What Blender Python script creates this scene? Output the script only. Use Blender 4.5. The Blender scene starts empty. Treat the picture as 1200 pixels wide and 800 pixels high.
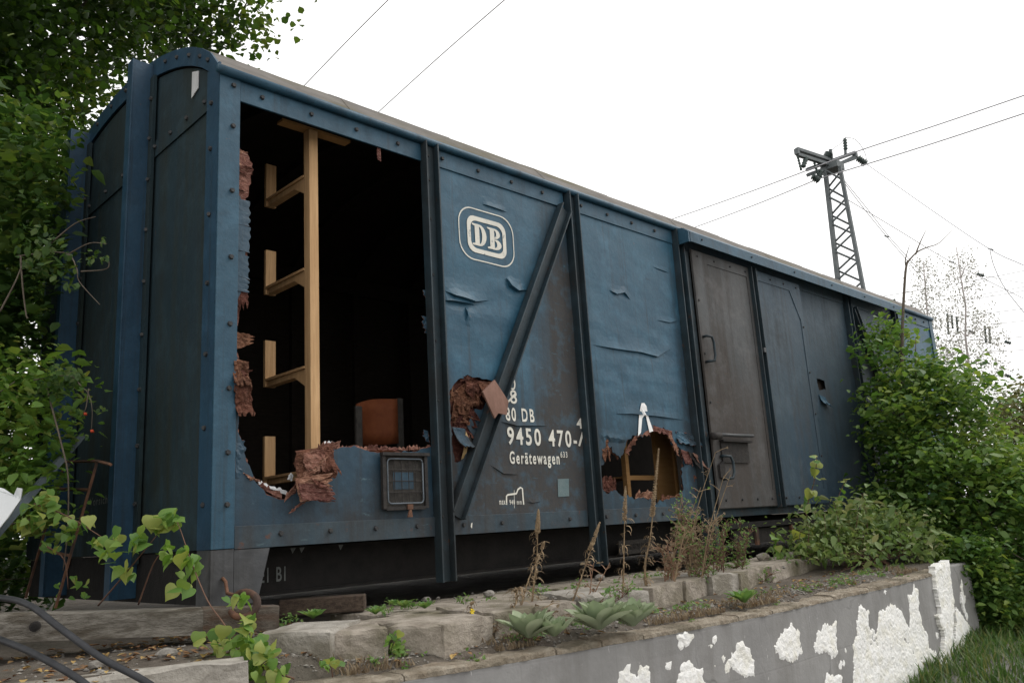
import bpy, bmesh, math, random
import numpy as np
from mathutils import Vector, Matrix, noise
from mathutils.geometry import delaunay_2d_cdt

random.seed(7); rng = np.random.default_rng(11)
scn = bpy.context.scene
COL = scn.collection
R = math.radians

# ------------------------------------------------------------------ camera
CAM = Vector((-1.681, -3.651, 0.0197)); FPX = 970.4
_y, _p, _r = R(44.906), R(12.594), R(-3.469)
FW = Vector((math.cos(_p)*math.sin(_y), math.cos(_p)*math.cos(_y), math.sin(_p)))
_rt = FW.cross(Vector((0, 0, 1))).normalized(); _up = _rt.cross(FW)
RT = math.cos(_r)*_rt + math.sin(_r)*_up
UP = -math.sin(_r)*_rt + math.cos(_r)*_up
cd = bpy.data.cameras.new('camera'); cam = bpy.data.objects.new('camera', cd); COL.objects.link(cam)
cd.sensor_width = 36; cd.sensor_fit = 'HORIZONTAL'; cd.lens = FPX/1200*36; cd.clip_start = .05; cd.clip_end = 2000
m = Matrix((RT, UP, -FW)).transposed().to_4x4(); m.translation = CAM; cam.matrix_world = m
scn.camera = cam

# ------------------------------------------------------------------ sky, sun, exposure
SUN_EL, SUN_AZ = R(48), R(118)          # azimuth measured from +Y towards +X: sun veiled, front right of the wagon side
w = bpy.data.worlds.new('World'); scn.world = w; w.use_nodes = True
nt = w.node_tree; nt.nodes.clear()
sky = nt.nodes.new('ShaderNodeTexSky'); sky.sky_type = 'NISHITA'; sky.sun_disc = False
sky.sun_elevation = SUN_EL; sky.sun_rotation = SUN_AZ; sky.dust_density = 4; sky.air_density = 1.0
hs = nt.nodes.new('ShaderNodeHueSaturation'); hs.inputs['Saturation'].default_value = .25
mx = nt.nodes.new('ShaderNodeMix'); mx.data_type = 'RGBA'; mx.inputs['Factor'].default_value = .80
mx.inputs['B'].default_value = (11.5, 11.4, 11.2, 1)      # thick even cloud cover
bg = nt.nodes.new('ShaderNodeBackground'); bg.inputs['Strength'].default_value = .115
wo = nt.nodes.new('ShaderNodeOutputWorld')
nt.links.new(sky.outputs[0], hs.inputs['Color']); nt.links.new(hs.outputs[0], mx.inputs['A'])
nt.links.new(mx.outputs['Result'], bg.inputs['Color']); nt.links.new(bg.outputs[0], wo.inputs['Surface'])
sd = bpy.data.lights.new('sun', 'SUN'); sd.energy = .9; sd.angle = R(25); sd.color = (1, .97, .92)
so = bpy.data.objects.new('sun', sd); COL.objects.link(so)
sdir = Vector((math.sin(SUN_AZ)*math.cos(SUN_EL), math.cos(SUN_AZ)*math.cos(SUN_EL), math.sin(SUN_EL)))
so.rotation_euler = sdir.to_track_quat('Z', 'Y').to_euler(); so.location = (0, -20, 30)
vs = scn.view_settings; vs.view_transform = 'Standard'; vs.look = 'None'; vs.gamma = 1; vs.exposure = 0.3; vs.use_curve_mapping = False

# ------------------------------------------------------------------ pixel helpers (photo pixels, 1200 x 800)
def ray(px, py): return FW + RT*((px-600)/FPX) - UP*((py-400)/FPX)
def W(px, py, d): return CAM + ray(px, py)*d
def onY(px, py, y=0.):
    d = ray(px, py); return CAM + d*((y-CAM.y)/d.y)
def onX(px, py, x=0.):
    d = ray(px, py); return CAM + d*((x-CAM.x)/d.x)
def onZ(px, py, z=0.):
    d = ray(px, py); return CAM + d*((z-CAM.z)/d.z)
def S(px, py, y=0.):
    p = onY(px, py, y); return (p.x, p.z)

# ------------------------------------------------------------------ materials
def N(t, ty, **k):
    n = t.nodes.new(ty)
    for a, b in k.items():
        if hasattr(n, a): setattr(n, a, b)
        else: n.inputs[a.replace('_', ' ')].default_value = b
    return n
def newmat(name):
    m = bpy.data.materials.new(name); m.use_nodes = True
    t = m.node_tree; b = t.nodes['Principled BSDF']
    return m, t, b
def c4(c): return (c[0], c[1], c[2], 1)
def ramp(t, fac, stops):
    r = t.nodes.new('ShaderNodeValToRGB'); e = r.color_ramp.elements
    while len(e) < len(stops): e.new(.5)
    for i, (p, c) in enumerate(stops): e[i].position = p; e[i].color = c4(c) if not isinstance(c, (int, float)) else (c, c, c, 1)
    t.links.new(fac, r.inputs[0]); return r
def mixc(t, fac, a, b):
    m = t.nodes.new('ShaderNodeMix'); m.data_type = 'RGBA'
    for s, v in (('Factor', fac), ('A', a), ('B', b)):
        if isinstance(v, bpy.types.NodeSocket): t.links.new(v, m.inputs[s])
        elif s == 'Factor': m.inputs[s].default_value = v
        else: m.inputs[s].default_value = c4(v)
    return m.outputs['Result']
def coords(t, scale=(1, 1, 1)):
    g = t.nodes.new('ShaderNodeNewGeometry'); mp = t.nodes.new('ShaderNodeMapping')
    mp.inputs['Scale'].default_value = scale; t.links.new(g.outputs['Position'], mp.inputs[0]); return mp.outputs[0]
def noi(t, vec, scale, detail=5, rough=.6):
    n = N(t, 'ShaderNodeTexNoise'); n.inputs['Scale'].default_value = scale; n.inputs['Detail'].default_value = detail
    n.inputs['Roughness'].default_value = rough; t.links.new(vec, n.inputs['Vector']); return n.outputs['Fac']
def math_(t, op, a, b=None, clamp=False):
    m = t.nodes.new('ShaderNodeMath'); m.operation = op; m.use_clamp = clamp
    for i, v in enumerate((a, b)):
        if v is None: continue
        if isinstance(v, bpy.types.NodeSocket): t.links.new(v, m.inputs[i])
        else: m.inputs[i].default_value = v
    return m.outputs[0]
def bump(t, b, h, strength, dist):
    n = t.nodes.new('ShaderNodeBump'); n.inputs['Strength'].default_value = strength; n.inputs['Distance'].default_value = dist
    t.links.new(h, n.inputs['Height']); t.links.new(n.outputs[0], b.inputs['Normal'])

def paint(name, base, base2, grime, lo, hi, rough=.5, spots=(.66, .72), spotcol=(.12, .055, .03), streak=.5, stains=(), scuff=None):
    """weathered vehicle paint: two paint tones, rain streaks, road grime in patches, rust specks"""
    m, t, b = newmat(name)
    P = coords(t)
    big = noi(t, P, 1.7, 6)
    col = mixc(t, ramp(t, big, [(.35, 0.), (.65, 1.)]).outputs[0], base, base2)
    st = noi(t, coords(t, (6, 6, .35)), 1.6, 6)
    g = math_(t, 'ADD', math_(t, 'MULTIPLY', st, streak), math_(t, 'MULTIPLY', noi(t, P, 1.1, 7, .65), 1-streak))
    for (cx, cz, rx, rz, amt) in stains:       # grime patches with their own place on the sheet
        mp = N(t, 'ShaderNodeMapping'); mp.vector_type = 'POINT'
        mp.inputs['Location'].default_value = (-cx/rx, 0, -cz/rz); mp.inputs['Scale'].default_value = (1/rx, 0, 1/rz)
        t.links.new(P, mp.inputs[0])
        ln = N(t, 'ShaderNodeVectorMath'); ln.operation = 'LENGTH'; t.links.new(mp.outputs[0], ln.inputs[0])
        f = math_(t, 'SUBTRACT', 1., ln.outputs['Value'], True)
        g = math_(t, 'ADD', g, math_(t, 'MULTIPLY', f, amt))
    gm = ramp(t, g, [(lo, 0.), (hi, 1.)]).outputs[0]
    col = mixc(t, gm, col, grime)
    fine = noi(t, P, 34, 4, .7)
    col = mixc(t, math_(t, 'MULTIPLY', ramp(t, fine, [(.45, 0.), (.75, 1.)]).outputs[0], .35), col, tuple(.55*x for x in base))
    if scuff:
        sc = noi(t, coords(t, (1, 1, 4)), 7, 6, .7)
        col = mixc(t, ramp(t, sc, [(.62, 0.), (.68, .8)]).outputs[0], col, scuff)
    mot = noi(t, P, 5.5, 8, .7)
    col = mixc(t, math_(t, 'MULTIPLY', ramp(t, mot, [(.50, 0.), (.72, 1.)]).outputs[0], .45), col, tuple(min(1, x*1.7+.012) for x in base2))
    drip = noi(t, coords(t, (22, 22, .6)), 1.3, 5, .6)
    col = mixc(t, math_(t, 'MULTIPLY', ramp(t, drip, [(.56, 0.), (.72, 1.)]).outputs[0], .5), col, tuple(.45*x+.006 for x in grime))
    chip = noi(t, coords(t, (1, 1, 2.2)), 48, 6, .8)
    col = mixc(t, ramp(t, chip, [(.70, 0.), (.74, .8)]).outputs[0], col, tuple(x*1.2+.07 for x in base2))
    sp = noi(t, P, 12, 8, .75)
    col = mixc(t, ramp(t, sp, [(spots[0], 0.), (spots[1], 1.)]).outputs[0], col, spotcol)
    t.links.new(col, b.inputs['Base Color'])
    rr = ramp(t, gm, [(0., rough), (1., min(1, rough+.35))]).outputs[0]; t.links.new(rr, b.inputs['Roughness'])
    b.inputs['Specular IOR Level'].default_value = .35
    h = math_(t, 'ADD', math_(t, 'MULTIPLY', noi(t, P, 9, 5), 1.), math_(t, 'MULTIPLY', fine, .25))
    bump(t, b, h, .35, .012)
    return m
def plain(name, c1, c2, scale=8, rough=.8, bs=.4, bd=.01, stretch=(1, 1, 1), c3=None, lo=.35, hi=.65, metal=0):
    m, t, b = newmat(name); P = coords(t, stretch)
    n = noi(t, P, scale, 7, .65)
    col = mixc(t, ramp(t, n, [(lo, 0.), (hi, 1.)]).outputs[0], c1, c2)
    if c3:
        n2 = noi(t, P, scale*.27, 6, .6); col = mixc(t, ramp(t, n2, [(.48, 0.), (.62, 1.)]).outputs[0], col, c3)
    t.links.new(col, b.inputs['Base Color']); b.inputs['Roughness'].default_value = rough; b.inputs['Metallic'].default_value = metal
    b.inputs['Specular IOR Level'].default_value = .3
    n3 = noi(t, P, scale*4, 5, .7)
    bump(t, b, math_(t, 'ADD', n, math_(t, 'MULTIPLY', n3, .4)), bs, bd)
    return m
def leafmat(name, cols, trans=.35, rough=.5):
    m, t, b = newmat(name)
    a = N(t, 'ShaderNodeAttribute'); a.attribute_name = 'rnd'
    k = len(cols)
    r = ramp(t, a.outputs['Fac'], [(i/(k-1), c) for i, c in enumerate(cols)])
    n = noi(t, coords(t), 40, 3)
    col = mixc(t, math_(t, 'MULTIPLY', n, .35), r.outputs[0], cols[0])
    t.links.new(col, b.inputs['Base Color']); b.inputs['Roughness'].default_value = rough; b.inputs['Specular IOR Level'].default_value = .35
    tr = N(t, 'ShaderNodeBsdfTranslucent')
    bc = N(t, 'ShaderNodeHueSaturation'); bc.inputs['Saturation'].default_value = 1.15; bc.inputs['Value'].default_value = 1.5; bc.inputs['Hue'].default_value = .485
    t.links.new(col, bc.inputs['Color']); t.links.new(bc.outputs[0], tr.inputs['Color'])
    ms = N(t, 'ShaderNodeMixShader'); ms.inputs[0].default_value = trans
    t.links.new(b.outputs[0], ms.inputs[1]); t.links.new(tr.outputs[0], ms.inputs[2])
    t.links.new(ms.outputs[0], t.nodes['Material Output'].inputs['Surface'])
    return m

BL = (.014, .060, .102); BL2 = (.025, .088, .138); GR = (.040, .043, .046)
M = {}
M['blue'] = paint('blue_paint', BL, BL2, GR, .60, .80)
M['blue2'] = paint('blue_paint_grimy', BL, BL2, (.046, .044, .043), .54, .84, stains=((2.50, 1.0, .46, 1.7, .6), (2.0, .0, 1.4, 1.1, .5), (1.36, 1.0, .12, 1.2, .3)), scuff=(.055, .115, .155))
M['blue3'] = paint('blue_paint_scraped', BL, BL2, (.026, .042, .056), .56, .86, scuff=(.014, .042, .072), stains=((3.2, .0, 1.4, 1.1, .5), (2.68, 1.0, .12, 1.3, .35), (3.86, 1.0, .12, 1.4, .35)))
M['blue1'] = paint('blue_paint_faded', (.012, .036, .060), (.017, .050, .080), (.034, .036, .038), .52, .78, scuff=(.085, .145, .17), stains=((.7, .0, .9, .4, .3),))
M['trim'] = paint('dark_blue_paint', (.014, .054, .090), (.022, .072, .114), (.022, .029, .034), .55, .8)
M['post'] = paint('post_paint', (.017, .027, .032), (.018, .036, .048), (.019, .018, .017), .46, .70, spots=(.62, .68), spotcol=(.06, .03, .018))
M['low'] = paint('lower_rail_paint', (.017, .036, .054), (.030, .052, .066), (.040, .036, .033), .45, .62, spots=(.60, .68), spotcol=(.10, .045, .028), scuff=(.06, .095, .11))
M['door'] = paint('grey_door_paint', (.054, .060, .064), (.070, .069, .069), (.058, .050, .045), .46, .66, rough=.6, spots=(.64, .70), spotcol=(.12, .045, .028), stains=((4.5, .5, 1.3, 1.2, .2),))
M['door2'] = paint('grey_blue_door_paint', (.029, .055, .080), (.040, .062, .080), (.047, .046, .046), .49, .70, rough=.6, spots=(.67, .73), scuff=(.032, .062, .10))
M['foot'] = paint('grey_steel', (.046, .050, .056), (.060, .061, .063), (.036, .033, .031), .5, .7, spots=(.62, .7), spotcol=(.09, .05, .035))
M['end'] = paint('end_wall_paint_shaded', (.007, .021, .030), (.009, .028, .038), (.014, .020, .014), .42, .66, streak=.6, rough=.7)  # wagon blue darkened: shade of the end wall put into the colour, plus greenish grime
M['endpost'] = paint('end_post_paint_shaded', (.010, .038, .072), (.014, .050, .090), (.016, .022, .022), .55, .8)  # same blue lowered as well, part of the end's shade is in this colour
M['black'] = plain('underframe_black', (.009, .0085, .008), (.017, .015, .014), 14, .9)
M['iron'] = plain('dark_iron', (.016, .015, .015), (.034, .029, .026), 30, .75)
M['rust'] = plain('rusty_iron', (.10, .05, .032), (.17, .085, .05), 26, .85, c3=(.06, .04, .032))
M['bolt'] = plain('bolt_iron', (.022, .025, .03), (.05, .048, .046), 40, .65)
M['roof'] = plain('roof_felt', (.115, .105, .095), (.18, .165, .15), 6, .9, stretch=(.6, 2, 2), c3=(.11, .098, .062))
def plymat(name, dark, mid, pale, seedv):
    m, t, b = newmat(name); P = coords(t, (.8, 1.6, 3.6)); oi = N(t, 'ShaderNodeObjectInfo')
    big = noi(t, coords(t), 16, 5, .6); fib = noi(t, P, 34, 7, .75)
    col = mixc(t, ramp(t, big, [(.38, 0.), (.60, 1.)]).outputs[0], dark, mid)
    col = mixc(t, ramp(t, fib, [(.50, 0.), (.72, 1.)]).outputs[0], col, pale)
    col = mixc(t, ramp(t, fib, [(.30, 1.), (.42, 0.)]).outputs[0], col, tuple(.35*x for x in dark))
    hv = N(t, 'ShaderNodeHueSaturation'); t.links.new(col, hv.inputs['Color']); t.links.new(math_(t, 'ADD', math_(t, 'MULTIPLY', oi.outputs['Random'], .8), .6), hv.inputs['Value']); t.links.new(math_(t, 'ADD', math_(t, 'MULTIPLY', oi.outputs['Random'], .03), .485), hv.inputs['Hue'])
    t.links.new(hv.outputs[0], b.inputs['Base Color']); b.inputs['Roughness'].default_value = .92; b.inputs['Specular IOR Level'].default_value = .2
    bump(t, b, math_(t, 'ADD', fib, math_(t, 'MULTIPLY', big, .6)), .9, .02); return m
M['ply'] = plymat('torn_plywood', (.075, .030, .020), (.17, .070, .045), (.30, .155, .105), 0)
M['plyp'] = plymat('torn_plywood_pink', (.15, .062, .045), (.30, .145, .105), (.50, .31, .235), 1)
M['board'] = plain('brown_board', (.15, .082, .06), (.23, .13, .10), 18, .85, .4, .006, (1, 1, .4))
M['yellow_board'] = plain('yellow_hardboard', (.42, .28, .13), (.50, .35, .18), 10, .8, .2, .005)
M['pine'] = plain('pale_pine', (.40, .235, .11), (.55, .35, .18), 5, .75, .5, .006, (9, 9, .6), c3=(.42, .255, .125))
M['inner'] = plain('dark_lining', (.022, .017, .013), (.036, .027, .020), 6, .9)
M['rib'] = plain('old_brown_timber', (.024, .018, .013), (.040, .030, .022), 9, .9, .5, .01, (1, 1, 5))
M['white'] = plain('off_white_lettering', (.14, .17, .19), (.66, .64, .57), 26, .75, .3, .004, c3=(.58, .57, .52), lo=.30, hi=.42)
M['chalk'] = plain('white_brush_paint', (.72, .72, .72), (.85, .85, .84), 30, .8, .3, .003, (3, 1, .4))
M['fade'] = plain('faded_lettering', (.10, .11, .11), (.17, .18, .17), 20, .8)
M['patch'] = plain('grey_green_patch', (.10, .15, .16), (.13, .175, .18), 14, .75)
M['label_w'] = plain('white_plate', (.42, .43, .44), (.55, .55, .55), 9, .6)
M['mesh_grey'] = plain('dusty_grey', (.026, .024, .022), (.05, .045, .04), 30, .9)
M['galv'] = plain('frame_wire', (.07, .085, .10), (.11, .13, .15), 20, .5)
M['orange'] = plain('orange_upholstery', (.12, .030, .008), (.15, .042, .012), 25, .75)
M['ochre'] = plain('ochre_timber', (.27, .145, .052), (.34, .19, .075), 6, .75, .3, .004, (1, 1, 6))
M['soil'] = plain('soil', (.075, .06, .047), (.15, .128, .105), 9, .95, .9, .03, c3=(.10, .088, .07))
M['ground'] = plain('gravel_ground', (.12, .115, .105), (.22, .21, .195), 5, .95, .8, .03)
M['conc'] = plain('old_concrete', (.21, .18, .145), (.39, .345, .29), 11, .92, 1., .016, c3=(.17, .15, .105))
M['concl'] = plain('pale_concrete', (.26, .24, .21), (.42, .39, .345), 12, .92, .9, .016, c3=(.20, .18, .145))
M['cap'] = plain('sandy_cap_stone', (.22, .175, .125), (.40, .35, .28), 14, .9, 1., .03, c3=(.17, .145, .105))
def render_wall():
    m, t, b = newmat('grey_render'); P = coords(t)
    n = noi(t, P, 3.2, 7, .65); col = mixc(t, ramp(t, n, [(.3, 0.), (.7, 1.)]).outputs[0], (.21, .205, .20), (.29, .284, .277))
    st = noi(t, coords(t, (4, 4, .6)), 1.2, 8, .7); col = mixc(t, math_(t, 'MULTIPLY', ramp(t, st, [(.48, 0.), (.70, 1.)]).outputs[0], .5), col, (.13, .12, .106))
    br = N(t, 'ShaderNodeTexBrick'); mp = N(t, 'ShaderNodeMapping'); mp.inputs['Rotation'].default_value = (R(90), 0, 0); t.links.new(P, mp.inputs[0]); t.links.new(mp.outputs[0], br.inputs['Vector'])
    br.inputs['Scale'].default_value = 1; br.inputs['Brick Width'].default_value = .52; br.inputs['Row Height'].default_value = .26; br.inputs['Mortar Size'].default_value = .006; br.inputs['Mortar Smooth'].default_value = .6
    col = mixc(t, math_(t, 'MULTIPLY', br.outputs['Fac'], .10), col, (.13, .125, .12))
    sc = noi(t, coords(t, (9, 9, 2.5)), 5, 8, .75); col = mixc(t, ramp(t, sc, [(.64, 0.), (.675, .9)]).outputs[0], col, (.48, .47, .45))
    v = N(t, 'ShaderNodeTexVoronoi'); v.feature = 'DISTANCE_TO_EDGE'; v.inputs['Scale'].default_value = .9; v.inputs['Randomness'].default_value = 1
    wn = N(t, 'ShaderNodeTexNoise'); wn.inputs['Scale'].default_value = 6; t.links.new(P, wn.inputs['Vector']); ad = N(t, 'ShaderNodeVectorMath'); ad.operation = 'MULTIPLY_ADD'; ad.inputs[1].default_value = (.25, .25, .25); t.links.new(wn.outputs['Color'], ad.inputs[0]); t.links.new(P, ad.inputs[2]); t.links.new(ad.outputs[0], v.inputs['Vector'])
    ck = ramp(t, v.outputs['Distance'], [(.0, 1.), (.012, 0.)]).outputs[0]; col = mixc(t, math_(t, 'MULTIPLY', math_(t, 'MULTIPLY', ck, ramp(t, n, [(.5, 0.), (.6, 1.)]).outputs[0]), .5), col, (.08, .075, .07))
    t.links.new(col, b.inputs['Base Color']); b.inputs['Roughness'].default_value = .92; b.inputs['Specular IOR Level'].default_value = .25
    bump(t, b, math_(t, 'SUBTRACT', math_(t, 'ADD', n, math_(t, 'MULTIPLY', noi(t, P, 45, 5, .7), .35)), math_(t, 'ADD', math_(t, 'MULTIPLY', br.outputs['Fac'], .06), math_(t, 'MULTIPLY', ck, .1))), .5, .012)
    return m
M['wall'] = render_wall()
M['foam'] = plain('white_rough_render', (.80, .785, .75), (.88, .875, .86), 40, .95, .45, .015, c3=(.78, .76, .69))
M['timber'] = plain('weathered_timber', (.12, .108, .09), (.25, .23, .20), 5, .95, .9, .012, (1.2, 12, 14), c3=(.085, .072, .055))
M['timber2'] = plain('weathered_timber_end', (.085, .070, .055), (.17, .145, .12), 5, .95, .9, .012, (1.2, 12, 14), c3=(.10, .066, .046))
M['timber_dark'] = plain('dark_timber', (.05, .036, .027), (.11, .08, .06), 6, .95, .8, .012, (8, 1.5, 10))
M['timber_end'] = plain('timber_end_grain', (.075, .05, .035), (.13, .092, .068), 12, .95, .8, .012)
M['cable'] = plain('black_cable', (.018, .019, .022), (.035, .036, .04), 20, .5, .2, .003)
M['steel'] = plain('mast_steel', (.09, .105, .11), (.14, .155, .16), 5, .6)
M['insul'] = plain('brown_porcelain', (.035, .055, .05), (.055, .075, .07), 8, .3)
M['wire'] = plain('wire_steel', (.36, .36, .38), (.44, .44, .47), 5, .5)
M['bark'] = plain('bark', (.07, .058, .045), (.14, .12, .095), 12, .95, .8, .02, (3, 3, .6))
M['twig'] = plain('twig_bark', (.10, .08, .062), (.17, .14, .11), 16, .9)
M['redtwig'] = plain('reddish_stem', (.10, .055, .04), (.16, .09, .06), 16, .85)
M['drystem'] = plain('dry_stalk', (.20, .14, .085), (.33, .245, .15), 30, .9, .6, .006)
M['dryrust'] = plain('rusty_dry_weed', (.20, .11, .07), (.32, .20, .13), 30, .9)
M['birchbark'] = plain('birch_bark', (.42, .38, .37), (.52, .47, .46), 6, .8)
M['stone'] = plain('pebble', (.11, .10, .088), (.30, .28, .25), 23, .9)
M['hip'] = plain('red_hip', (.45, .05, .02), (.55, .08, .03), 10, .4)
M['flower'] = plain('yellow_flower', (.65, .48, .03), (.75, .58, .05), 10, .6)
M['wpanel'] = plain('white_sheet', (.60, .62, .63), (.70, .71, .72), 4, .5)
M['gboard'] = plain('grey_blue_bar', (.10, .125, .145), (.14, .165, .185), 5, .6)
M['maple'] = leafmat('maple_leaf', [(.022, .048, .012), (.034, .072, .016), (.050, .10, .020), (.11, .15, .032)], .5)
M['thicket'] = leafmat('thicket_leaf', [(.026, .060, .016), (.045, .098, .024), (.075, .14, .034), (.15, .20, .05)], .4)
M['vine'] = leafmat('vine_leaf', [(.075, .16, .035), (.12, .23, .05), (.18, .29, .065), (.34, .36, .10)], .4, .45)
M['bush'] = leafmat('bush_leaf', [(.042, .095, .026), (.08, .16, .038), (.14, .23, .055), (.25, .32, .075)], .4)
M['dogw'] = leafmat('low_shrub_leaf', [(.07, .12, .035), (.12, .19, .055), (.18, .25, .08), (.24, .24, .12)], .35)
M['grassm'] = leafmat('grass_blade', [(.04, .085, .022), (.065, .13, .03), (.17, .17, .07)], .4)
M['mull'] = leafmat('felted_leaf', [(.22, .28, .165), (.28, .335, .205), (.34, .385, .26)], .2, .9)
M['weed'] = leafmat('weed_leaf', [(.09, .18, .05), (.13, .23, .065), (.20, .28, .09)], .35)
M['birchleaf'] = leafmat('birch_leaf', [(.24, .24, .21), (.30, .31, .27), (.36, .35, .31)], .3)
M['drygrass'] = leafmat('dry_moss', [(.16, .12, .08), (.22, .17, .11), (.27, .22, .14)], .2, .9)
M['litter'] = leafmat('dead_leaf', [(.12, .06, .03), (.26, .15, .07), (.48, .34, .12)], .1, .9)
M['farleaf'] = leafmat('far_leaf', [(.09, .11, .04), (.13, .14, .055), (.20, .17, .08)], .3)

# ------------------------------------------------------------------ object helpers
def origin(o):
    v = Vector((0, 0, 0))
    while o is not None: v = v + o.location; o = o.parent
    return v
def link(o, parent=None):
    COL.objects.link(o)
    if parent is not None: o.parent = parent
    return o
def tag(o, label=None, cat=None, group=None, kind=None):
    for k, v in (('label', label), ('category', cat), ('group', group), ('kind', kind)):
        if v: o[k] = v
    return o
def thing(name, loc, label, cat, group=None):
    o = bpy.data.objects.new(name, None); o.empty_display_size = .1; o.location = loc; COL.objects.link(o)
    return tag(o, label, cat, group)
class MB:
    """collects shapes in world coordinates; build() links them as one mesh object"""
    def __init__(s): s.v = []; s.f = []; s.mi = []; s.cur = 0
    def add(s, vs, fs):
        k = len(s.v); s.v += [tuple(v) for v in vs]; s.f += [tuple(i+k for i in f) for f in fs]; s.mi += [s.cur]*len(fs); return s
    def hexa(s, a): return s.add(a, [(0, 3, 2, 1), (4, 5, 6, 7), (0, 1, 5, 4), (1, 2, 6, 5), (2, 3, 7, 6), (3, 0, 4, 7)])
    def box(s, x0, x1, y0, y1, z0, z1): return s.hexa([(x0, y0, z0), (x1, y0, z0), (x1, y1, z0), (x0, y1, z0), (x0, y0, z1), (x1, y0, z1), (x1, y1, z1), (x0, y1, z1)])
    def bar(s, a, b, wid, hei, up=(0, 0, 1)):
        a = Vector(a); b = Vector(b); d = (b-a).normalized(); side = d.cross(Vector(up)).normalized(); u = side.cross(d)
        q = [(-1, -1), (1, -1), (1, 1), (-1, 1)]
        return s.hexa([a+side*(i*wid/2)+u*(j*hei/2) for i, j in q] + [b+side*(i*wid/2)+u*(j*hei/2) for i, j in q])
    def tube(s, pts, rad, n=6, cap=True):
        pts = [Vector(p) for p in pts]; L = len(pts)
        rad = list(rad) if hasattr(rad, '__len__') else [rad]*L
        vs = []; pu = None
        for i, p in enumerate(pts):
            d = (pts[min(i+1, L-1)]-pts[max(i-1, 0)])
            d = d.normalized() if d.length > 1e-9 else Vector((0, 0, 1))
            if pu is None: pu = d.orthogonal().normalized()
            pu = (pu - d*pu.dot(d))
            pu = pu.normalized() if pu.length > 1e-6 else d.orthogonal().normalized()
            q = d.cross(pu)
            vs += [p + (pu*math.cos(2*math.pi*k/n)+q*math.sin(2*math.pi*k/n))*rad[i] for k in range(n)]
        fs = [(i*n+k, i*n+(k+1) % n, (i+1)*n+(k+1) % n, (i+1)*n+k) for i in range(L-1) for k in range(n)]
        if cap: fs += [tuple(range(n-1, -1, -1)), tuple((L-1)*n+k for k in range(n))]
        return s.add(vs, fs)
    def prism(s, poly, a, b):
        """poly = list of points as vectors on the plane, extruded by vector from a offset to b offset"""
        n = len(poly); a = Vector(a); b = Vector(b)
        vs = [Vector(p)+a for p in poly]+[Vector(p)+b for p in poly]
        return s.add(vs, [tuple(range(n-1, -1, -1)), tuple(range(n, 2*n))]+[(i, (i+1) % n, n+(i+1) % n, n+i) for i in range(n)])
    def build(s, name, mat, parent=None, smooth=False, bevel=0, fix=True):
        me = bpy.data.meshes.new(name); o0 = origin(parent) if parent is not None else Vector((0, 0, 0))
        me.from_pydata([(v[0]-o0.x, v[1]-o0.y, v[2]-o0.z) for v in s.v], [], s.f)
        for mm in (mat if isinstance(mat, (list, tuple)) else [mat]): me.materials.append(M[mm])
        if any(s.mi): me.polygons.foreach_set('material_index', s.mi)
        if fix:
            bm = bmesh.new(); bm.from_mesh(me); bmesh.ops.recalc_face_normals(bm, faces=bm.faces); bm.to_mesh(me); bm.free()
        if smooth: me.polygons.foreach_set('use_smooth', [True]*len(me.polygons))
        me.update()
        o = link(bpy.data.objects.new(name, me), parent)
        if bevel:
            b = o.modifiers.new('bevel', 'BEVEL'); b.width = bevel; b.segments = 2; b.limit_method = 'ANGLE'
        return o
def recenter(o):
    """move a single mesh thing's origin to the middle of its base"""
    me = o.data; n = len(me.vertices); a = np.empty(n*3); me.vertices.foreach_get('co', a); a = a.reshape(-1, 3)
    c = np.array([(a[:, 0].min()+a[:, 0].max())/2, (a[:, 1].min()+a[:, 1].max())/2, a[:, 2].min()])
    a -= c; me.vertices.foreach_set('co', a.ravel()); o.location = Vector(c)+o.location; me.update(); return o
def shared(name, me, loc, parent=None, rot=None, scale=None):
    o = bpy.data.objects.new(name, me); link(o, parent)
    o.location = Vector(loc) - (origin(parent) if parent is not None else Vector((0, 0, 0)))
    if rot is not None: o.rotation_euler = rot
    if scale is not None: o.scale = scale if hasattr(scale, '__len__') else (scale,)*3
    return o
def nz(x, y, z=0., s=1.): return noise.noise((x*s, y*s, z*s))
def smooth(pts, k=8):
    pts = [Vector(p) for p in pts]; out = []
    for i in range(len(pts)-1):
        p0, p1, p2, p3 = pts[max(i-1, 0)], pts[i], pts[i+1], pts[min(i+2, len(pts)-1)]
        for j in range(k):
            t = j/k; out.append(.5*((2*p1)+(p2-p0)*t+(2*p0-5*p1+4*p2-p3)*t*t+(3*p1-p0-3*p2+p3)*t**3))
    return out+[pts[-1]]
def inpoly(p, poly):
    x, y = p; c = False; n = len(poly)
    for i in range(n):
        x1, y1 = poly[i]; x2, y2 = poly[i-1]
        if (y1 > y) != (y2 > y) and x < (x2-x1)*(y-y1)/(y2-y1)+x1: c = not c
    return c
def dens(poly, sp, jag=0., closed=True, seed=0):
    out = []; n = len(poly)
    for i in range(n if closed else n-1):
        a = poly[i]; b = poly[(i+1) % n]; L = math.hypot(b[0]-a[0], b[1]-a[1]); k = max(1, int(L/sp))
        for j in range(k):
            t = j/k; x = a[0]+(b[0]-a[0])*t; z = a[1]+(b[1]-a[1])*t
            if jag and L > 1e-6:
                q = jag*(noise.noise((x*31+seed, z*31, seed))+.8*noise.noise((x*83, z*83, seed+5)))
                x += -(b[1]-a[1])/L*q; z += (b[0]-a[0])/L*q
            out.append((x, z))
    return out

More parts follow.
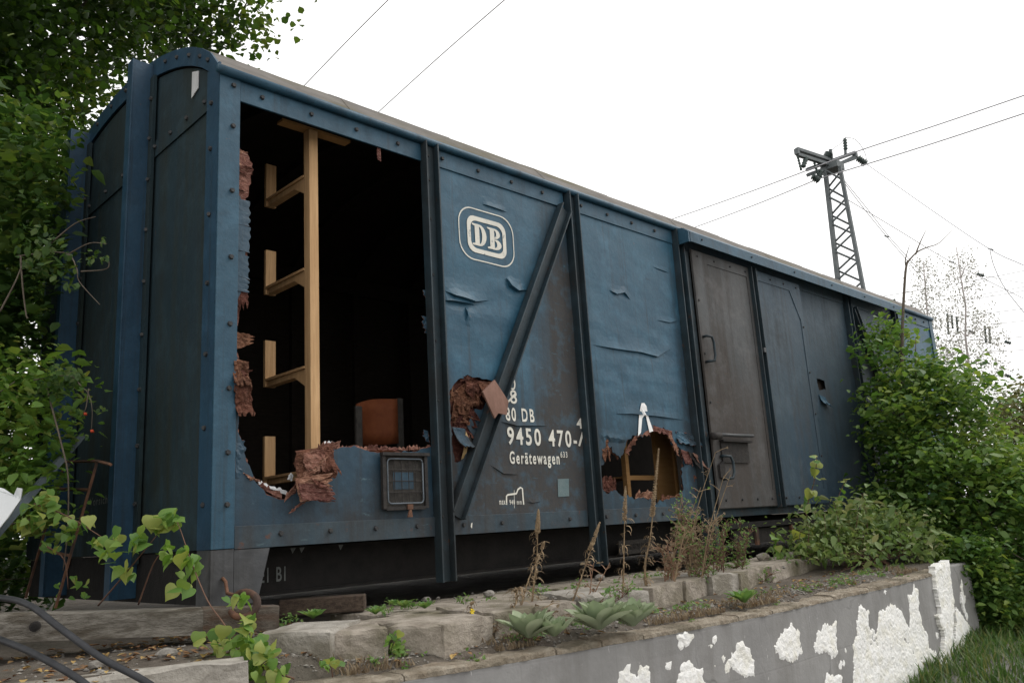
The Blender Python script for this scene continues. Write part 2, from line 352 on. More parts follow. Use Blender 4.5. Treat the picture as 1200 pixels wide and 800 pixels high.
# ------------------------------------------------------------------ sheet panels with dents, creases and ragged holes
CREASES = []     # (polyline in (x,z), lift, width below)
def crease(px, lift, wd): CREASES.append(([S(*p) for p in px], lift, wd))
crease([(521, 341), (532, 347), (540, 349), (556, 354), (572, 352)], .016, .10)
crease([(594, 326), (598, 335), (606, 341), (618, 340)], .020, .08)
crease([(565, 239), (577, 243), (594, 249)], .008, .05)
crease([(520, 352), (533, 353), (557, 357)], .018, .07)
crease([(546, 360), (547, 370), (545, 376)], .012, .05)
crease([(694, 404), (720, 409), (750, 413), (770, 418), (785, 409)], .014, .09)
crease([(714, 340), (722, 345), (731, 343), (738, 351)], .012, .05)
crease([(722, 485), (740, 485), (770, 488), (800, 492)], .012, .08)
crease([(703, 512), (718, 514), (735, 516)], .012, .05)
crease([(765, 313), (775, 317), (783, 320)], .006, .03)
crease([(587, 494), (605, 499), (640, 499)], .010, .05)
crease([(575, 545), (590, 555), (607, 556)], .006, .07)
crease([(770, 375), (785, 378), (795, 376)], .007, .05)
crease([(618, 588), (625, 589), (634, 587)], .006, .02)
def warp(x, z):
    d = .0045*noise.noise((x*2.3, z*3.1, 1.5)) + .0018*noise.noise((x*7, z*11, 4.2))
    if 1.3 < x < 2.6:      # bay with the emblem: sagging sheet
        k = math.exp(-((z-1.35)/.33)**2 - ((x-1.65)/.45)**2)
        d += .010*k*noise.noise((x*3.5+z*2.2, z*8, 9.))
    if 2.6 < x < 4:
        d += .004*noise.noise((x*5, z*13, 2.))*math.exp(-((z-1.15)/.5)**2)
    for pl, lift, wd in CREASES:
        x0 = min(p[0] for p in pl)-wd; x1 = max(p[0] for p in pl)+wd
        if not (x0 < x < x1): continue
        n = len(pl)-1; best = None
        for i in range(n):
            ax, az = pl[i]; bx, bz = pl[i+1]; L2 = (bx-ax)**2+(bz-az)**2
            t = ((x-ax)*(bx-ax)+(z-az)*(bz-az))/L2; tc = min(1, max(0, t))
            ex, ez = x-(ax+(bx-ax)*tc), z-(az+(bz-az)*tc); dd = math.hypot(ex, ez)
            if best is None or dd < best[0]: best = (dd, (i+tc)/n, (bx-ax)*ez-(bz-az)*ex)
        dd, tt, sg = best
        if dd < wd:
            k = min(1, 5*tt*(1-tt)+.05)
            d += (lift*.5 if sg < 0 else -lift)*k*(1-dd/wd)**1.5
    return d
def sheet(name, outline, holes, mat, parent, y=0., th=.006, sp=.035, jag=.010, wp=1., seed=0, jag_out=0., matback=None):
    OUT = dens(outline, sp, jag_out, seed=seed); H = [dens(h, .018, jag, seed=seed+3+i) for i, h in enumerate(holes)]
    pts = []; edges = []
    def addpoly(pl, closed=True):
        k = len(pts); pts.extend(pl); n = len(pl)
        edges.extend([(k+i, k+(i+1) % n) for i in range(n if closed else n-1)])
    addpoly(OUT)
    for h in H: addpoly(h)
    xs = [p[0] for p in OUT]; zs = [p[1] for p in OUT]
    if wp:
        for pl, lift, wd in CREASES:
            c = dens(pl, .02, 0, closed=False)+[pl[-1]]
            for e in (-.0015, .0015):
                q = [(p[0], p[1]+e) for p in c]
                if all(min(xs)+.02 < p[0] < max(xs)-.02 and inpoly(p, OUT) and not any(inpoly(p, h) for h in H) for p in q): addpoly(q, False)
    fixed = np.array(pts)
    rs = random.Random(seed+1); gx = min(xs)
    while gx < max(xs):
        gz = min(zs)
        while gz < max(zs):
            p = (gx+rs.uniform(-.3, .3)*sp, gz+rs.uniform(-.3, .3)*sp)
            if inpoly(p, OUT) and not any(inpoly(p, h) for h in H) and np.min((fixed[:, 0]-p[0])**2+(fixed[:, 1]-p[1])**2) > (sp*.45)**2: pts.append(p)
            gz += sp
        gx += sp
    vo, eo, fo, *_ = delaunay_2d_cdt([Vector(p) for p in pts], edges, [], 0, 1e-6)
    fs = []
    for f in fo:
        c = (sum(vo[i].x for i in f)/len(f), sum(vo[i].y for i in f)/len(f))
        if inpoly(c, OUT) and not any(inpoly(c, h) for h in H): fs.append(tuple(f))
    mb = MB(); n = len(vo)
    wv = [warp(v.x, v.y)*wp if wp else 0. for v in vo]
    if not wp and jag_out: wv = [.006*noise.noise((v.x*14, v.y*14, seed)) for v in vo]
    vs = [(v.x, y+k, v.y) for v, k in zip(vo, wv)]+[(v.x, y+th+k, v.y) for v, k in zip(vo, wv)]
    cnt = {}
    for f in fs:
        for i in range(3):
            e = (f[i], f[(i+1) % 3]); cnt.setdefault(tuple(sorted(e)), []).append(e)
    mb.add(vs, fs)
    mb.cur = 1 if matback else 0
    mb.add([], []); k0 = len(mb.v)-len(vs)
    mb.f += [tuple(reversed([i+n for i in f])) for f in fs]; mb.mi += [mb.cur]*len(fs)
    side = [(es[0][1], es[0][0], es[0][0]+n, es[0][1]+n) for es in cnt.values() if len(es) == 1]
    mb.f += side; mb.mi += [mb.cur]*len(side)
    o = mb.build(name, [mat, matback] if matback else mat, parent)
    return o
def shard(name, mat, parent, base, along, L, curl, seed, th=.005, n=7, mseg=6, jag=.4, tip=0., crump=.012, matback=None, taper=0.):
    """curled torn sheet: base = polyline of 3D points, grows along vector, curls towards -Y (the outside)"""
    n = n*2; mseg = mseg*2
    base = [Vector(b) for b in base]; rs = random.Random(seed); al = Vector(along).normalized(); out = Vector((0, -1, 0))
    B = []
    tot = len(base)-1
    for i in range(n):
        t = i/(n-1)*tot; k = min(int(t), tot-1); B.append(base[k].lerp(base[k+1], t-k))
    mid = (B[0]+B[-1])/2
    lens = []
    for i in range(n): lens.append(L*(1-jag*(.55*rs.random()+.45*(.5+.5*math.sin(i*1.7+seed)))))
    g = []
    for i in range(n):
        p = B[i].copy(); row = [p.copy()]
        for j in range(mseg):
            a = curl*((j+.5)/mseg) + tip
            st = lens[i]/mseg
            p = p + al*math.cos(a)*st + out*math.sin(a)*st
            q = p + (mid-B[i])*taper*((j+1)/mseg)
            q = q + Vector((noise.noise(q*19+Vector((seed, 0, 0))), 1.6*noise.noise(q*17+Vector((0, seed, 0))), noise.noise(q*19)))*crump*.6
            q = q + Vector((noise.noise(q*61), 1.5*noise.noise(q*53+Vector((seed, 0, 0))), noise.noise(q*67)))*crump*.45
            row.append(q)
        g.append(row)
    mb = MB(); K = mseg+1
    nor = (B[-1]-B[0]).cross(al).normalized()
    if nor.y > 0: nor = -nor
    vs = [g[i][j] for i in range(n) for j in range(K)]
    def nrm(i, j):
        a = g[min(i+1, n-1)][j]-g[max(i-1, 0)][j]; b = g[i][min(j+1, K-1)]-g[i][max(j-1, 0)]; c = a.cross(b)
        return c.normalized() if c.length > 1e-9 else nor
    sg_ = -1 if (B[-1]-B[0]).cross(al).y > 0 else 1
    vb = [g[i][j]-nrm(i, j)*(th*sg_) for i in range(n) for j in range(K)]
    Nn = n*K; fa = [(i*K+j, (i+1)*K+j, (i+1)*K+j+1, i*K+j+1) for i in range(n-1) for j in range(K-1)]
    mb.add(vs+vb, fa)
    mb.cur = 1 if matback else 0
    fb = [tuple(reversed([q+Nn for q in f])) for f in fa]
    rim = [(i, 0) for i in range(n)]+[(n-1, j) for j in range(1, K)]+[(i, K-1) for i in range(n-2, -1, -1)]+[(0, j) for j in range(K-2, 0, -1)]
    ids = [i*K+j for i, j in rim]; fr = [(ids[q], ids[(q+1) % len(ids)], ids[(q+1) % len(ids)]+Nn, ids[q]+Nn) for q in range(len(ids))]
    mb.f += fb+fr; mb.mi += [mb.cur]*(len(fb)+len(fr))
    return mb.build(name, [mat, matback] if matback else mat, parent, fix=False)

# ================================================================== THE SETTING: ground
def sstep(a, b, x):
    t = min(1, max(0, (x-a)/(b-a))); return t*t*(3-2*t)
WALL = [(-6., -.62), (-2., -.85), (-.03, -.98), (.73, -1.11), (1.7, -1.24), (2.4, -1.30), (4.0, -1.31), (5.25, -1.25), (6.4, -1.10), (16., -.9)]
def wally(x):
    for (a, b), (c, d) in zip(WALL, WALL[1:]):
        if a <= x <= c: return b+(d-b)*(x-a)/(c-a)
    return WALL[0][1] if x < WALL[0][0] else WALL[-1][1]
def soil_z(x, y):
    sx = sstep(-.3, .45, x); sy = sstep(.2, -.8, y); k = sstep(.35, .05, x)*sstep(-.70, -.78, y)
    return (-.37-.085*sx*sy-.02*sx*(1-sy))*(1-k)-.50*k - .06*(1-sstep(0., .13, y-wally(x)-.05)) + .012*nz(x, y, 0, 5) + .008*nz(x, y, 3, 14)
def low_z(x, y): return -1.58 + .50*sstep(1.5, 4.8, x) + .04*nz(x, y, 1, .8) + .015*nz(x, y, 2, 4)
def gridmesh(name, xs, ys, zf, mat):
    vs = [(x, y, zf(x, y)) for y in ys for x in xs]; n = len(xs)
    mb = MB().add(vs, [(j*n+i, j*n+i+1, (j+1)*n+i+1, (j+1)*n+i) for j in range(len(ys)-1) for i in range(n-1)])
    return mb.build(name, mat, smooth=True, fix=False)
def axis(a, b, step, far0, far1):
    v = [a+i*step for i in range(int(round((b-a)/step))+1)]
    lo = []; k = step; q = a
    while q > far0: k *= 1.7; q -= k; lo.append(max(q, far0))
    hi = []; k = step; q = b
    while q < far1: k *= 1.7; q += k; hi.append(min(q, far1))
    return lo[::-1]+v+hi
tag(gridmesh('ground', axis(-4, 9, .2, -400, 600), axis(-7, 1, .2, -300, 600), low_z, 'ground'), kind='structure')
tx = axis(-2, 7, .07, -60, 200); tv = np.linspace(0, 1, 40)**1.6
def terr():
    vs = []
    for t in tv:
        for x in tx:
            y = wally(x)+.05 + t*(160 if t > .999 else 3.2)
            if t > .9: y = wally(x)+.05+3.2*t + (t-.9)*1500
            vs.append((x, y, soil_z(x, y)))
    n = len(tx)
    mb = MB().add(vs, [(j*n+i, j*n+i+1, (j+1)*n+i+1, (j+1)*n+i) for j in range(len(tv)-1) for i in range(n-1)])
    return mb.build('terrace_ground', 'soil', smooth=True, fix=False)
tag(terr(), kind='structure')

# retaining wall: core, cap stones and the patches of rough white render left on its face
wall = thing('retaining_wall', (2.5, -1.2, -1.5), 'low grey rendered retaining wall with rough white patches in front of the wagon', 'wall')
TOPZ = -.51
def wall_core():
    xs = sorted(set([-6+.15*i for i in range(148)])); vs = []; zs = [-1.9, -1.6, -1.35, -1.15, -1.0, -.85, -.7, -.6, TOPZ]
    for x in xs:
        y = wally(x)
        for z in zs: vs.append((x, y+.006*nz(x, z, 0, 4)+.003*nz(x, z, 2, 11), z))
        vs.append((x, y+.22, TOPZ)); vs.append((x, y+.22, -1.9))
    k = len(zs)+2; n = len(xs)
    fs = [(i*k+j, (i+1)*k+j, (i+1)*k+(j+1) % k, i*k+(j+1) % k) for i in range(n-1) for j in range(k)]
    fs += [tuple(range(k)), tuple((n-1)*k+j for j in range(k-1, -1, -1))]
    return MB().add(vs, fs).build('render_face', 'wall', wall)
wall_core()
rs = random.Random(3); x = -3.
while x < 5.15:
    ln = rs.choice([.16, .25, .34, .48, .7]); x1 = min(x+ln, 5.2); n = max(4, int((x1-x)/.018)); vs = []
    dz = rs.uniform(-.008, .006)
    for i in range(n+1):
        q = x+.004+(x1-x-.008)*i/n; y = wally(q)
        fr = .014*nz(q, 1, 7, 9)+.012*nz(q, 5, 7, 33)
        tz = -.482+dz+.008*nz(q, 2, 3, 12)+.005*nz(q, 2, 9, 37)
        fr += .02*max(0, nz(q, 3, 9, 5)); tz -= .02*max(0, nz(q, 6, 9, 7)); vs += [(q, y-.004+fr, TOPZ+.001), (q, y-.003+fr*1.1, tz-.008), (q, y+.012+fr*1.3, tz), (q, y+.17+.01*nz(q, 8, 1, 8), tz+.004), (q, y+.17, TOPZ+.001)]
    fs = [(i*5+j, (i+1)*5+j, (i+1)*5+(j+1) % 5, i*5+(j+1) % 5) for i in range(n) for j in range(5)]+[(4, 3, 2, 1, 0), tuple(n*5+j for j in range(5))]
    MB().add(vs, fs).build('cap_stone', 'cap', wall); x = x1
MB().box(5.28, 5.75, wally(5.5)-.03, wally(5.5)+.3, -1.9, -.47).build('end_pier', 'wall', wall, bevel=.012)
def wallpt(px, py):
    d = ray(px, py)
    for (a, b), (c, e) in zip(WALL, WALL[1:]):
        nx, ny = (e-b), -(c-a); den = d.x*nx+d.y*ny
        if abs(den) < 1e-9: continue
        t = ((a-CAM.x)*nx+(b-CAM.y)*ny)/den; p = CAM+d*t
        if t > 0 and a-1e-6 <= p.x <= c+1e-6: return (p.x, p.z)
    return None
def foam(poly_px, seed, lift=.030, extra=0.):
    lift = lift*.24
    P = [wallpt(*p) for p in poly_px]; P = [p for p in P if p]
    OUT = dens(P, .010, .018, seed=seed); xs = [p[0] for p in OUT]; zs = [p[1] for p in OUT]
    pts = list(OUT); n0 = len(pts); ed = [(i, (i+1) % n0) for i in range(n0)]; oa = np.array(OUT); sp = .015
    rr = random.Random(seed); gx = min(xs)
    while gx < max(xs):
        gz = min(zs)
        while gz < max(zs):
            p = (gx+rr.uniform(-.4, .4)*sp, gz+rr.uniform(-.4, .4)*sp)
            if inpoly(p, OUT) and np.min((oa[:, 0]-p[0])**2+(oa[:, 1]-p[1])**2) > .008**2: pts.append(p)
            gz += sp
        gx += sp
    vo, eo, fo, *_ = delaunay_2d_cdt([Vector(p) for p in pts], ed, [], 0, 1e-6); vs = []; fs = []
    for v in vo:
        dd = math.sqrt(np.min((oa[:, 0]-v.x)**2+(oa[:, 1]-v.y)**2)); h = min(1, dd/.012)
        out = -.004 + (lift*(.8+.5*nz(v.x, v.y, seed, 12)+.55*nz(v.x, v.y, seed, 55)))*h**.4
        vs.append((v.x, wally(v.x)+.006*nz(v.x, v.y, 0, 4)+.003*nz(v.x, v.y, 2, 11)-max(out, -.001)-extra-.0015*h, v.y))
    for f in fo:
        c = (sum(vo[i].x for i in f)/3, sum(vo[i].y for i in f)/3)
        if len(f) == 3 and inpoly(c, OUT): fs.append(tuple(f))
    nb = len(vs); cnt = {}
    for f in fs:
        for i in range(3): cnt.setdefault(tuple(sorted((f[i], f[(i+1) % 3]))), []).append((f[i], f[(i+1) % 3]))
    vs += [(v[0], wally(v[0])+.02, v[2]) for v in vs]
    fs += [(e[0][1], e[0][0], e[0][0]+nb, e[0][1]+nb) for e in cnt.values() if len(e) == 1]
    MB().add(vs, fs).build('render_patch', 'foam', wall, fix=False)
foam([(722, 802), (728, 785), (738, 778), (745, 788), (752, 776), (762, 784), (765, 804), (745, 830), (725, 825)], 1)
foam([(793, 800), (797, 778), (806, 770), (815, 782), (824, 779), (829, 800), (818, 830), (800, 826)], 2)
foam([(793, 745), (803, 738), (815, 744), (812, 756), (800, 757)], 3)
foam([(853, 776), (862, 757), (870, 750), (878, 756), (885, 776), (884, 790), (872, 795), (860, 786)], 4)
foam([(907, 757), (914, 742), (928, 730), (937, 741), (938, 768), (926, 777), (914, 770)], 5)
foam([(953, 758), (958, 740), (966, 727), (973, 732), (981, 725), (982, 765), (976, 773), (968, 763), (958, 767)], 6)
foam([(966, 804), (969, 786), (978, 792), (987, 790), (988, 810), (975, 830)], 7)
foam([(1000, 760), (1003, 735), (1006, 706), (1013, 712), (1018, 716), (1019, 735), (1027, 738), (1030, 716), (1040, 710), (1048, 706), (1058, 718), (1063, 730),
      (1066, 735), (1066, 712), (1063, 694), (1069, 697), (1071, 684), (1077, 692), (1077, 712), (1082, 735), (1087, 742), (1089, 760), (1100, 764), (1098, 790), (1085, 830), (1000, 830), (999, 790)], 8, .034)
foam([(1031, 690), (1041, 688), (1041, 695), (1035, 698)], 9, .02)
foam([(1091, 664), (1098, 661), (1108, 656), (1110, 680), (1114, 705), (1112, 735), (1112, 775), (1108, 800), (1098, 800), (1101, 765), (1103, 745), (1095, 722), (1099, 718), (1093, 690)], 10, .034, .03)
foam([(1121, 676), (1128, 672), (1134, 690), (1140, 712), (1147, 735), (1138, 735), (1128, 726), (1122, 705)], 11, .034, .03)
foam([(1116, 712), (1124, 722), (1134, 735), (1128, 775), (1118, 790), (1114, 770)], 12, .03, .03)

fk = random.Random(31)
for k in range(34):
    cx_, cy_ = fk.choice([(fk.uniform(985, 1100), fk.uniform(690, 790)), (fk.uniform(700, 990), fk.uniform(735, 800)), (fk.uniform(780, 960), fk.uniform(745, 790))]); r_ = fk.uniform(1.6, 5.5); st_ = fk.uniform(.8, 2.0)
    pg_ = [(cx_+r_*fk.uniform(.5, 1.2)*math.cos(q*.785), cy_+r_*st_*fk.uniform(.5, 1.2)*math.sin(q*.785)) for q in range(8)]
    if all(wallpt(*p) for p in pg_) and max(wallpt(*p)[1] for p in pg_) < -.54: foam(pg_, 200+k, .02)
# ================================================================== THE WAGON
LEN, WID, EAVE = 9.73, 2.83, 2.36
X1, X2, X3 = 1.315, 2.615, 3.93
wag = thing('goods_wagon', (LEN/2, WID/2, -.25), 'derelict blue covered goods wagon with torn plywood sides and white railway lettering', 'wagon')
def part(mb, name, mat, **k): return mb.build(name, mat, wag, **k)
def roofz(y): 
    u = abs(y-WID/2)/(WID/2); return EAVE + .50*max(0, 1-u*u)**.68
boltme = None
def bolt(p, axis_='Y', rad=.014, mat='bolt'):
    global boltme
    if boltme is None:
        me = bpy.data.meshes.new('bolt'); bm = bmesh.new(); bmesh.ops.create_cone(bm, cap_ends=True, segments=6, radius1=1, radius2=.75, depth=.8, matrix=Matrix.Translation((0, 0, .4)))
        bm.to_mesh(me); bm.free(); me.materials.append(M['bolt']); boltme = me
    shared('bolt', boltme, p, wag, (R(90), random.random(), 0) if axis_ == 'Y' else (0, R(-90), random.random()), rad)

# side sheets -------------------------------------------------------
ZB, ZT = .07, 2.25
torn1 = [(281, 230), (284, 240), (287, 262), (286, 285), (288, 310), (284, 338), (279, 352), (277, 372), (276, 395), (277, 415), (280, 430), (280, 485), (279, 505), (285, 522), (289, 540),
         (298, 562), (312, 579), (333, 586), (347, 578), (352, 560), (370, 540), (385, 527), (415, 522), (430, 528), (450, 531), (470, 530), (490, 528), (503, 523), (511, 524)]
t1 = [S(*p) for p in torn1]
def jagline(pl, sp, jag, seed):
    return dens(pl, sp, jag, closed=False, seed=seed)+[pl[-1]]
b1 = [(.05, ZB), (.05, S(276, 226)[1])]+jagline(t1, .02, .007, 1)+[(1.29, ZB)]
sheet('side_panel', b1, [], 'blue1', wag, sp=.03, seed=1, th=.004)
t1b = [S(*p) for p in [(281, 174), (292, 180), (296, 192), (294, 215), (288, 233), (291, 262), (290, 310), (289, 340), (285, 352), (279, 368)]]+t1[8:]
b1b = [(.05, ZB), (.05, 2.0)]+jagline([(a+.006, b+.006) for a, b in t1b], .016, .016, 22)+[(1.29, ZB)]
sheet('torn_ply_layer', b1b, [], 'plyp', wag, y=.014, th=.010, sp=.035, seed=2, wp=1)
hole2 = [S(*p) for p in [(527, 457), (535, 446), (548, 440), (565, 442), (578, 447), (581, 458), (573, 466), (568, 474), (565, 480), (557, 479), (552, 490), (547, 498), (551, 505), (556, 512), (552, 524), (546, 533), (540, 541), (533, 541), (530, 520), (528, 490)]]
sheet('side_panel', [(1.32, ZB), (2.58, ZB), (2.58, ZT), (1.32, ZT)], [hole2], 'blue2', wag, sp=.032, seed=3, th=.004)
sheet('torn_ply_layer', [(1.36, .3), (1.95, .3), (1.95, .95), (1.36, .95)], [], 'ply', wag, y=.035, th=.008, sp=.03, seed=6, wp=0, jag_out=.004)
hole3 = [S(*p) for p in [(705, 553), (710, 535), (713, 525), (717, 523), (721, 531), (727, 536), (731, 530), (732, 524), (737, 514), (741, 510), (749, 508), (752, 511), (757, 505), (764, 501), (770, 503), (777, 502), (785, 507), (787, 518), (793, 524), (799, 526), (801, 537), (799, 558), (801, 572), (795, 582), (784, 584), (770, 588), (756, 582), (745, 585), (738, 582), (726, 581), (720, 573), (712, 577), (706, 570)]]
sheet('side_panel', [(2.60, ZB), (3.90, ZB), (3.90, ZT), (2.60, ZT)], [hole3], 'blue3', wag, sp=.032, seed=4, th=.004, jag=.024)
hole3b = [(3.27+(x_-3.27)*1.05, .46+(z_-.46)*1.07) for x_, z_ in hole3]
sheet('torn_ply_layer', [(2.60, .075), (3.90, .075), (3.90, 1.2), (2.60, 1.2)], [hole3b], 'ply', wag, y=.014, th=.010, sp=.05, seed=5, jag=.034)
sheet('side_panel', [(5.82, ZB), (7.12, ZB), (7.12, ZT), (5.82, ZT)], [[S(*p) for p in [(957, 443), (966, 446), (968, 456), (960, 457)]]], 'door2', wag, sp=.05, seed=7, th=.004)
sheet('side_panel', [(7.16, ZB), (8.40, ZB), (8.40, ZT), (7.16, ZT)], [], 'door2', wag, sp=.08, seed=8, th=.004)
sheet('side_panel', [(8.44, ZB), (9.70, ZB), (9.70, ZT), (8.44, ZT)], [], 'blue', wag, sp=.08, seed=9, th=.004)
# inner lining, floor, far side and ceiling
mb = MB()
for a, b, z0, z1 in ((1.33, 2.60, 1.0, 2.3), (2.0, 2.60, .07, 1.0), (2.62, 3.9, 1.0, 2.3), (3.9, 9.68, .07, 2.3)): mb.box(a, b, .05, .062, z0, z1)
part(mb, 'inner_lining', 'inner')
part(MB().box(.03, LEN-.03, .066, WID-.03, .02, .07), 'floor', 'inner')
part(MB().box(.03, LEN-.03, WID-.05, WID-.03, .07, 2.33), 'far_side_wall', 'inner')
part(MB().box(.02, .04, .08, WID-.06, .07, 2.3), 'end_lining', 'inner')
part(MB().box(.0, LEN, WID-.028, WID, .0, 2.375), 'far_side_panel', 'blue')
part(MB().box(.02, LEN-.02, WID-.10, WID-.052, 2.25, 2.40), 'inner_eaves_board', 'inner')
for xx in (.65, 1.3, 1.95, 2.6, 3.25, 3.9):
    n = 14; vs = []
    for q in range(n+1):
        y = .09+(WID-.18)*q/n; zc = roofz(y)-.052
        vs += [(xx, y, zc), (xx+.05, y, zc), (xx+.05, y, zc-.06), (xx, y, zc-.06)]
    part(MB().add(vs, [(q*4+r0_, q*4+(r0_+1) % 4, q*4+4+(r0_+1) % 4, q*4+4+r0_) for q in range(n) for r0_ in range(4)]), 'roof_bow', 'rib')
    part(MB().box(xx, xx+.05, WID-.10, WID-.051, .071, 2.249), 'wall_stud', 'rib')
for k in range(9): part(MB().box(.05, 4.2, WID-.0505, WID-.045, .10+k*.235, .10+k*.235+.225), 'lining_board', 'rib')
# rails on the side ----------------------------------------------------
def rail(a, b, z0, z1, y0, name, mat): part(MB().box(a, b, y0, .004, z0, z1), name, mat, bevel=.002)
rail(.1, 1.265, 2.215, 2.345, -.010, 'top_rail', 'trim'); rail(1.345, 2.55, 2.215, 2.345, -.010, 'top_rail', 'trim'); rail(2.63, 3.885, 2.215, 2.345, -.010, 'top_rail', 'trim')
rail(3.97, 8.40, 2.17, 2.345, -.010, 'top_rail', 'door2'); rail(8.46, 9.63, 2.215, 2.345, -.010, 'top_rail', 'trim')
rail(.1, 1.265, -.005, .098, -.012, 'bottom_rail', 'low'); rail(1.345, 2.55, -.005, .098, -.012, 'bottom_rail', 'low'); rail(2.63, 3.885, -.005, .098, -.012, 'bottom_rail', 'low')
rail(3.97, 9.63, -.005, .085, -.012, 'bottom_rail', 'low')
# corner posts
def cpost(xa, xb, ex0):
    mb = MB().box(xa, xb, -.016, -.006, .0, 2.345)
    return part(mb, 'corner_post', 'trim', bevel=.002)
cpost(-.012, .098, 0); cpost(LEN-.1, LEN+.01, 0)
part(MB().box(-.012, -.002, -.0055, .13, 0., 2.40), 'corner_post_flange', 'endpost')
# channel posts
def channel(p0, p1, wd, dep, name, mat, y=0., lip=.010, up=None):
    p0 = Vector(p0); p1 = Vector(p1); d = (p1-p0).normalized(); s = Vector((0, -1, 0)).cross(d).normalized()
    mb = MB()
    def slab(o0, o1, ya, yb):
        q = []
        for base in (p0, p1):
            for o, yy in ((o0, ya), (o1, ya), (o1, yb), (o0, yb)): q.append(base+s*o+Vector((0, yy, 0)))
        mb.hexa(q)
    slab(-wd/2, -wd/2+lip, y-dep, y); slab(wd/2-lip, wd/2, y-dep, y); slab(-wd/2+lip, wd/2-lip, y-.016, y-.006)
    return part(mb, name, mat, bevel=.0015)
for xc, b in ((X1, -.25), (X2, -.26), (9.73-X2, -.25), (9.73-X1, -.25)): channel((xc, 0, b), (xc, 0, 2.335), .100 if xc < 7 else .09, .062, 'side_post', 'post')
channel((X3, 0, -.25), (X3, 0, 2.335), .09, .062, 'side_post', 'post')
# diagonal braces
a, b = S(544, 598, -.03), S(664, 250, -.03)
channel((1.40, 0, .10), (2.53, 0, 2.20), .105, .055, 'diagonal_brace', 'post', y=-.0125)
channel((7.24, 0, 2.14), (8.36, 0, .12), .085, .055, 'diagonal_brace', 'post', y=-.0125)
for i in range(4): bolt((.17+.29*i+.05, -.011, 2.275)); bolt((1.43+.30*i, -.011, 2.275)); bolt((2.74+.30*i, -.011, 2.275)); bolt((8.6+.28*i, -.011, 2.275))
for i in range(4): bolt((.33+.27*i, -.013, .055)); bolt((1.47+.30*i, -.013, .048)); bolt((2.74+.32*i, -.013, .05))
for z in (2.28, 2.06, 1.72, 1.38, 1.04, .72, .42, .19): bolt((.06, -.017, z+.02*nz(z, 1)))
for z in (2.26, 2.1, 1.85, 1.5, 1.1, .75, .4, .1):
    for xc in (X1, X2, X3): bolt((xc, -.017, z), rad=.009)
# gutter bead and roof
pts = [(-.03+i*.61, -.026, EAVE-.012+.002*nz(i, 1, 2, .9)) for i in range(17)]
part(MB().tube(pts, .024, 8), 'eaves_bead', 'trim', smooth=True)
ys = [-.035, -.02]+[WID*i/22 for i in range(23)]+[WID+.02, WID+.035]
def rz(y): return roofz(min(max(y, 0), WID))+.014-(.012 if (y < 0 or y > WID) else 0)
nseg = 12; xe = [-.001+(LEN+.002)*i/nseg for i in range(nseg+1)]
for i in range(nseg):
    mb = MB(); vs = []; lift = .004*(i % 2)
    for j in range(7):
        xx = xe[i]-.02*(i > 0)+(xe[i+1]-xe[i]+.02*(i > 0))*j/6
        for y in ys: vs.append((xx, y, rz(y)+lift+.004*nz(xx, y, 0, 3)))
    k = len(ys); n1 = len(vs); vs += [(v[0], v[1], v[2]-.012) for v in vs]
    fs = [(a_*k+b_, (a_+1)*k+b_, (a_+1)*k+b_+1, a_*k+b_+1) for a_ in range(6) for b_ in range(k-1)]
    fs += [tuple(reversed([q+n1 for q in f])) for f in fs]
    rim = [b_ for b_ in range(k)]+[a_*k+k-1 for a_ in range(1, 7)]+[6*k+b_ for b_ in range(k-2, -1, -1)]+[a_*k for a_ in range(5, 0, -1)]
    fs += [(rim[(q+1) % len(rim)], rim[q], rim[q]+n1, rim[(q+1) % len(rim)]+n1) for q in range(len(rim))]
    part(mb.add(vs, fs), 'roof_sheet', 'roof', smooth=False)
mb = MB(); vs = []
yy = [.07+(WID-.14)*i/20 for i in range(21)]
for xx in (.03, LEN-.03): vs += [(xx, y, roofz(y)-.05) for y in yy]
part(mb.add(vs, [(i, i+1, 22+i, 21+i) for i in range(20)]), 'ceiling', 'inner', fix=False)

# end wall facing the camera ------------------------------------------
YP1, YP2 = .86, 1.95
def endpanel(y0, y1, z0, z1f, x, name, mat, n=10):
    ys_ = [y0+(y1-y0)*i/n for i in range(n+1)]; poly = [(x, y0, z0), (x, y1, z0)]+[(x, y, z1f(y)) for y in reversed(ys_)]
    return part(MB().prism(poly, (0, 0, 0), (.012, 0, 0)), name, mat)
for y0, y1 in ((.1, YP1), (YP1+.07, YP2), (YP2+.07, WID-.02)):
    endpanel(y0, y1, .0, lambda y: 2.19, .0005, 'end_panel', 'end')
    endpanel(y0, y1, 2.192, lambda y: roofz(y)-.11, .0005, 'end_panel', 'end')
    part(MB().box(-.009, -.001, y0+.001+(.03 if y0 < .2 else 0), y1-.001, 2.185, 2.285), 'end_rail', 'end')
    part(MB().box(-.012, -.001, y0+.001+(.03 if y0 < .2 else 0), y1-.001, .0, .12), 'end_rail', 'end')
    for k in range(4): bolt((-.010, y0+.06+(y1-y0-.12)*k/3, 2.245), 'X')
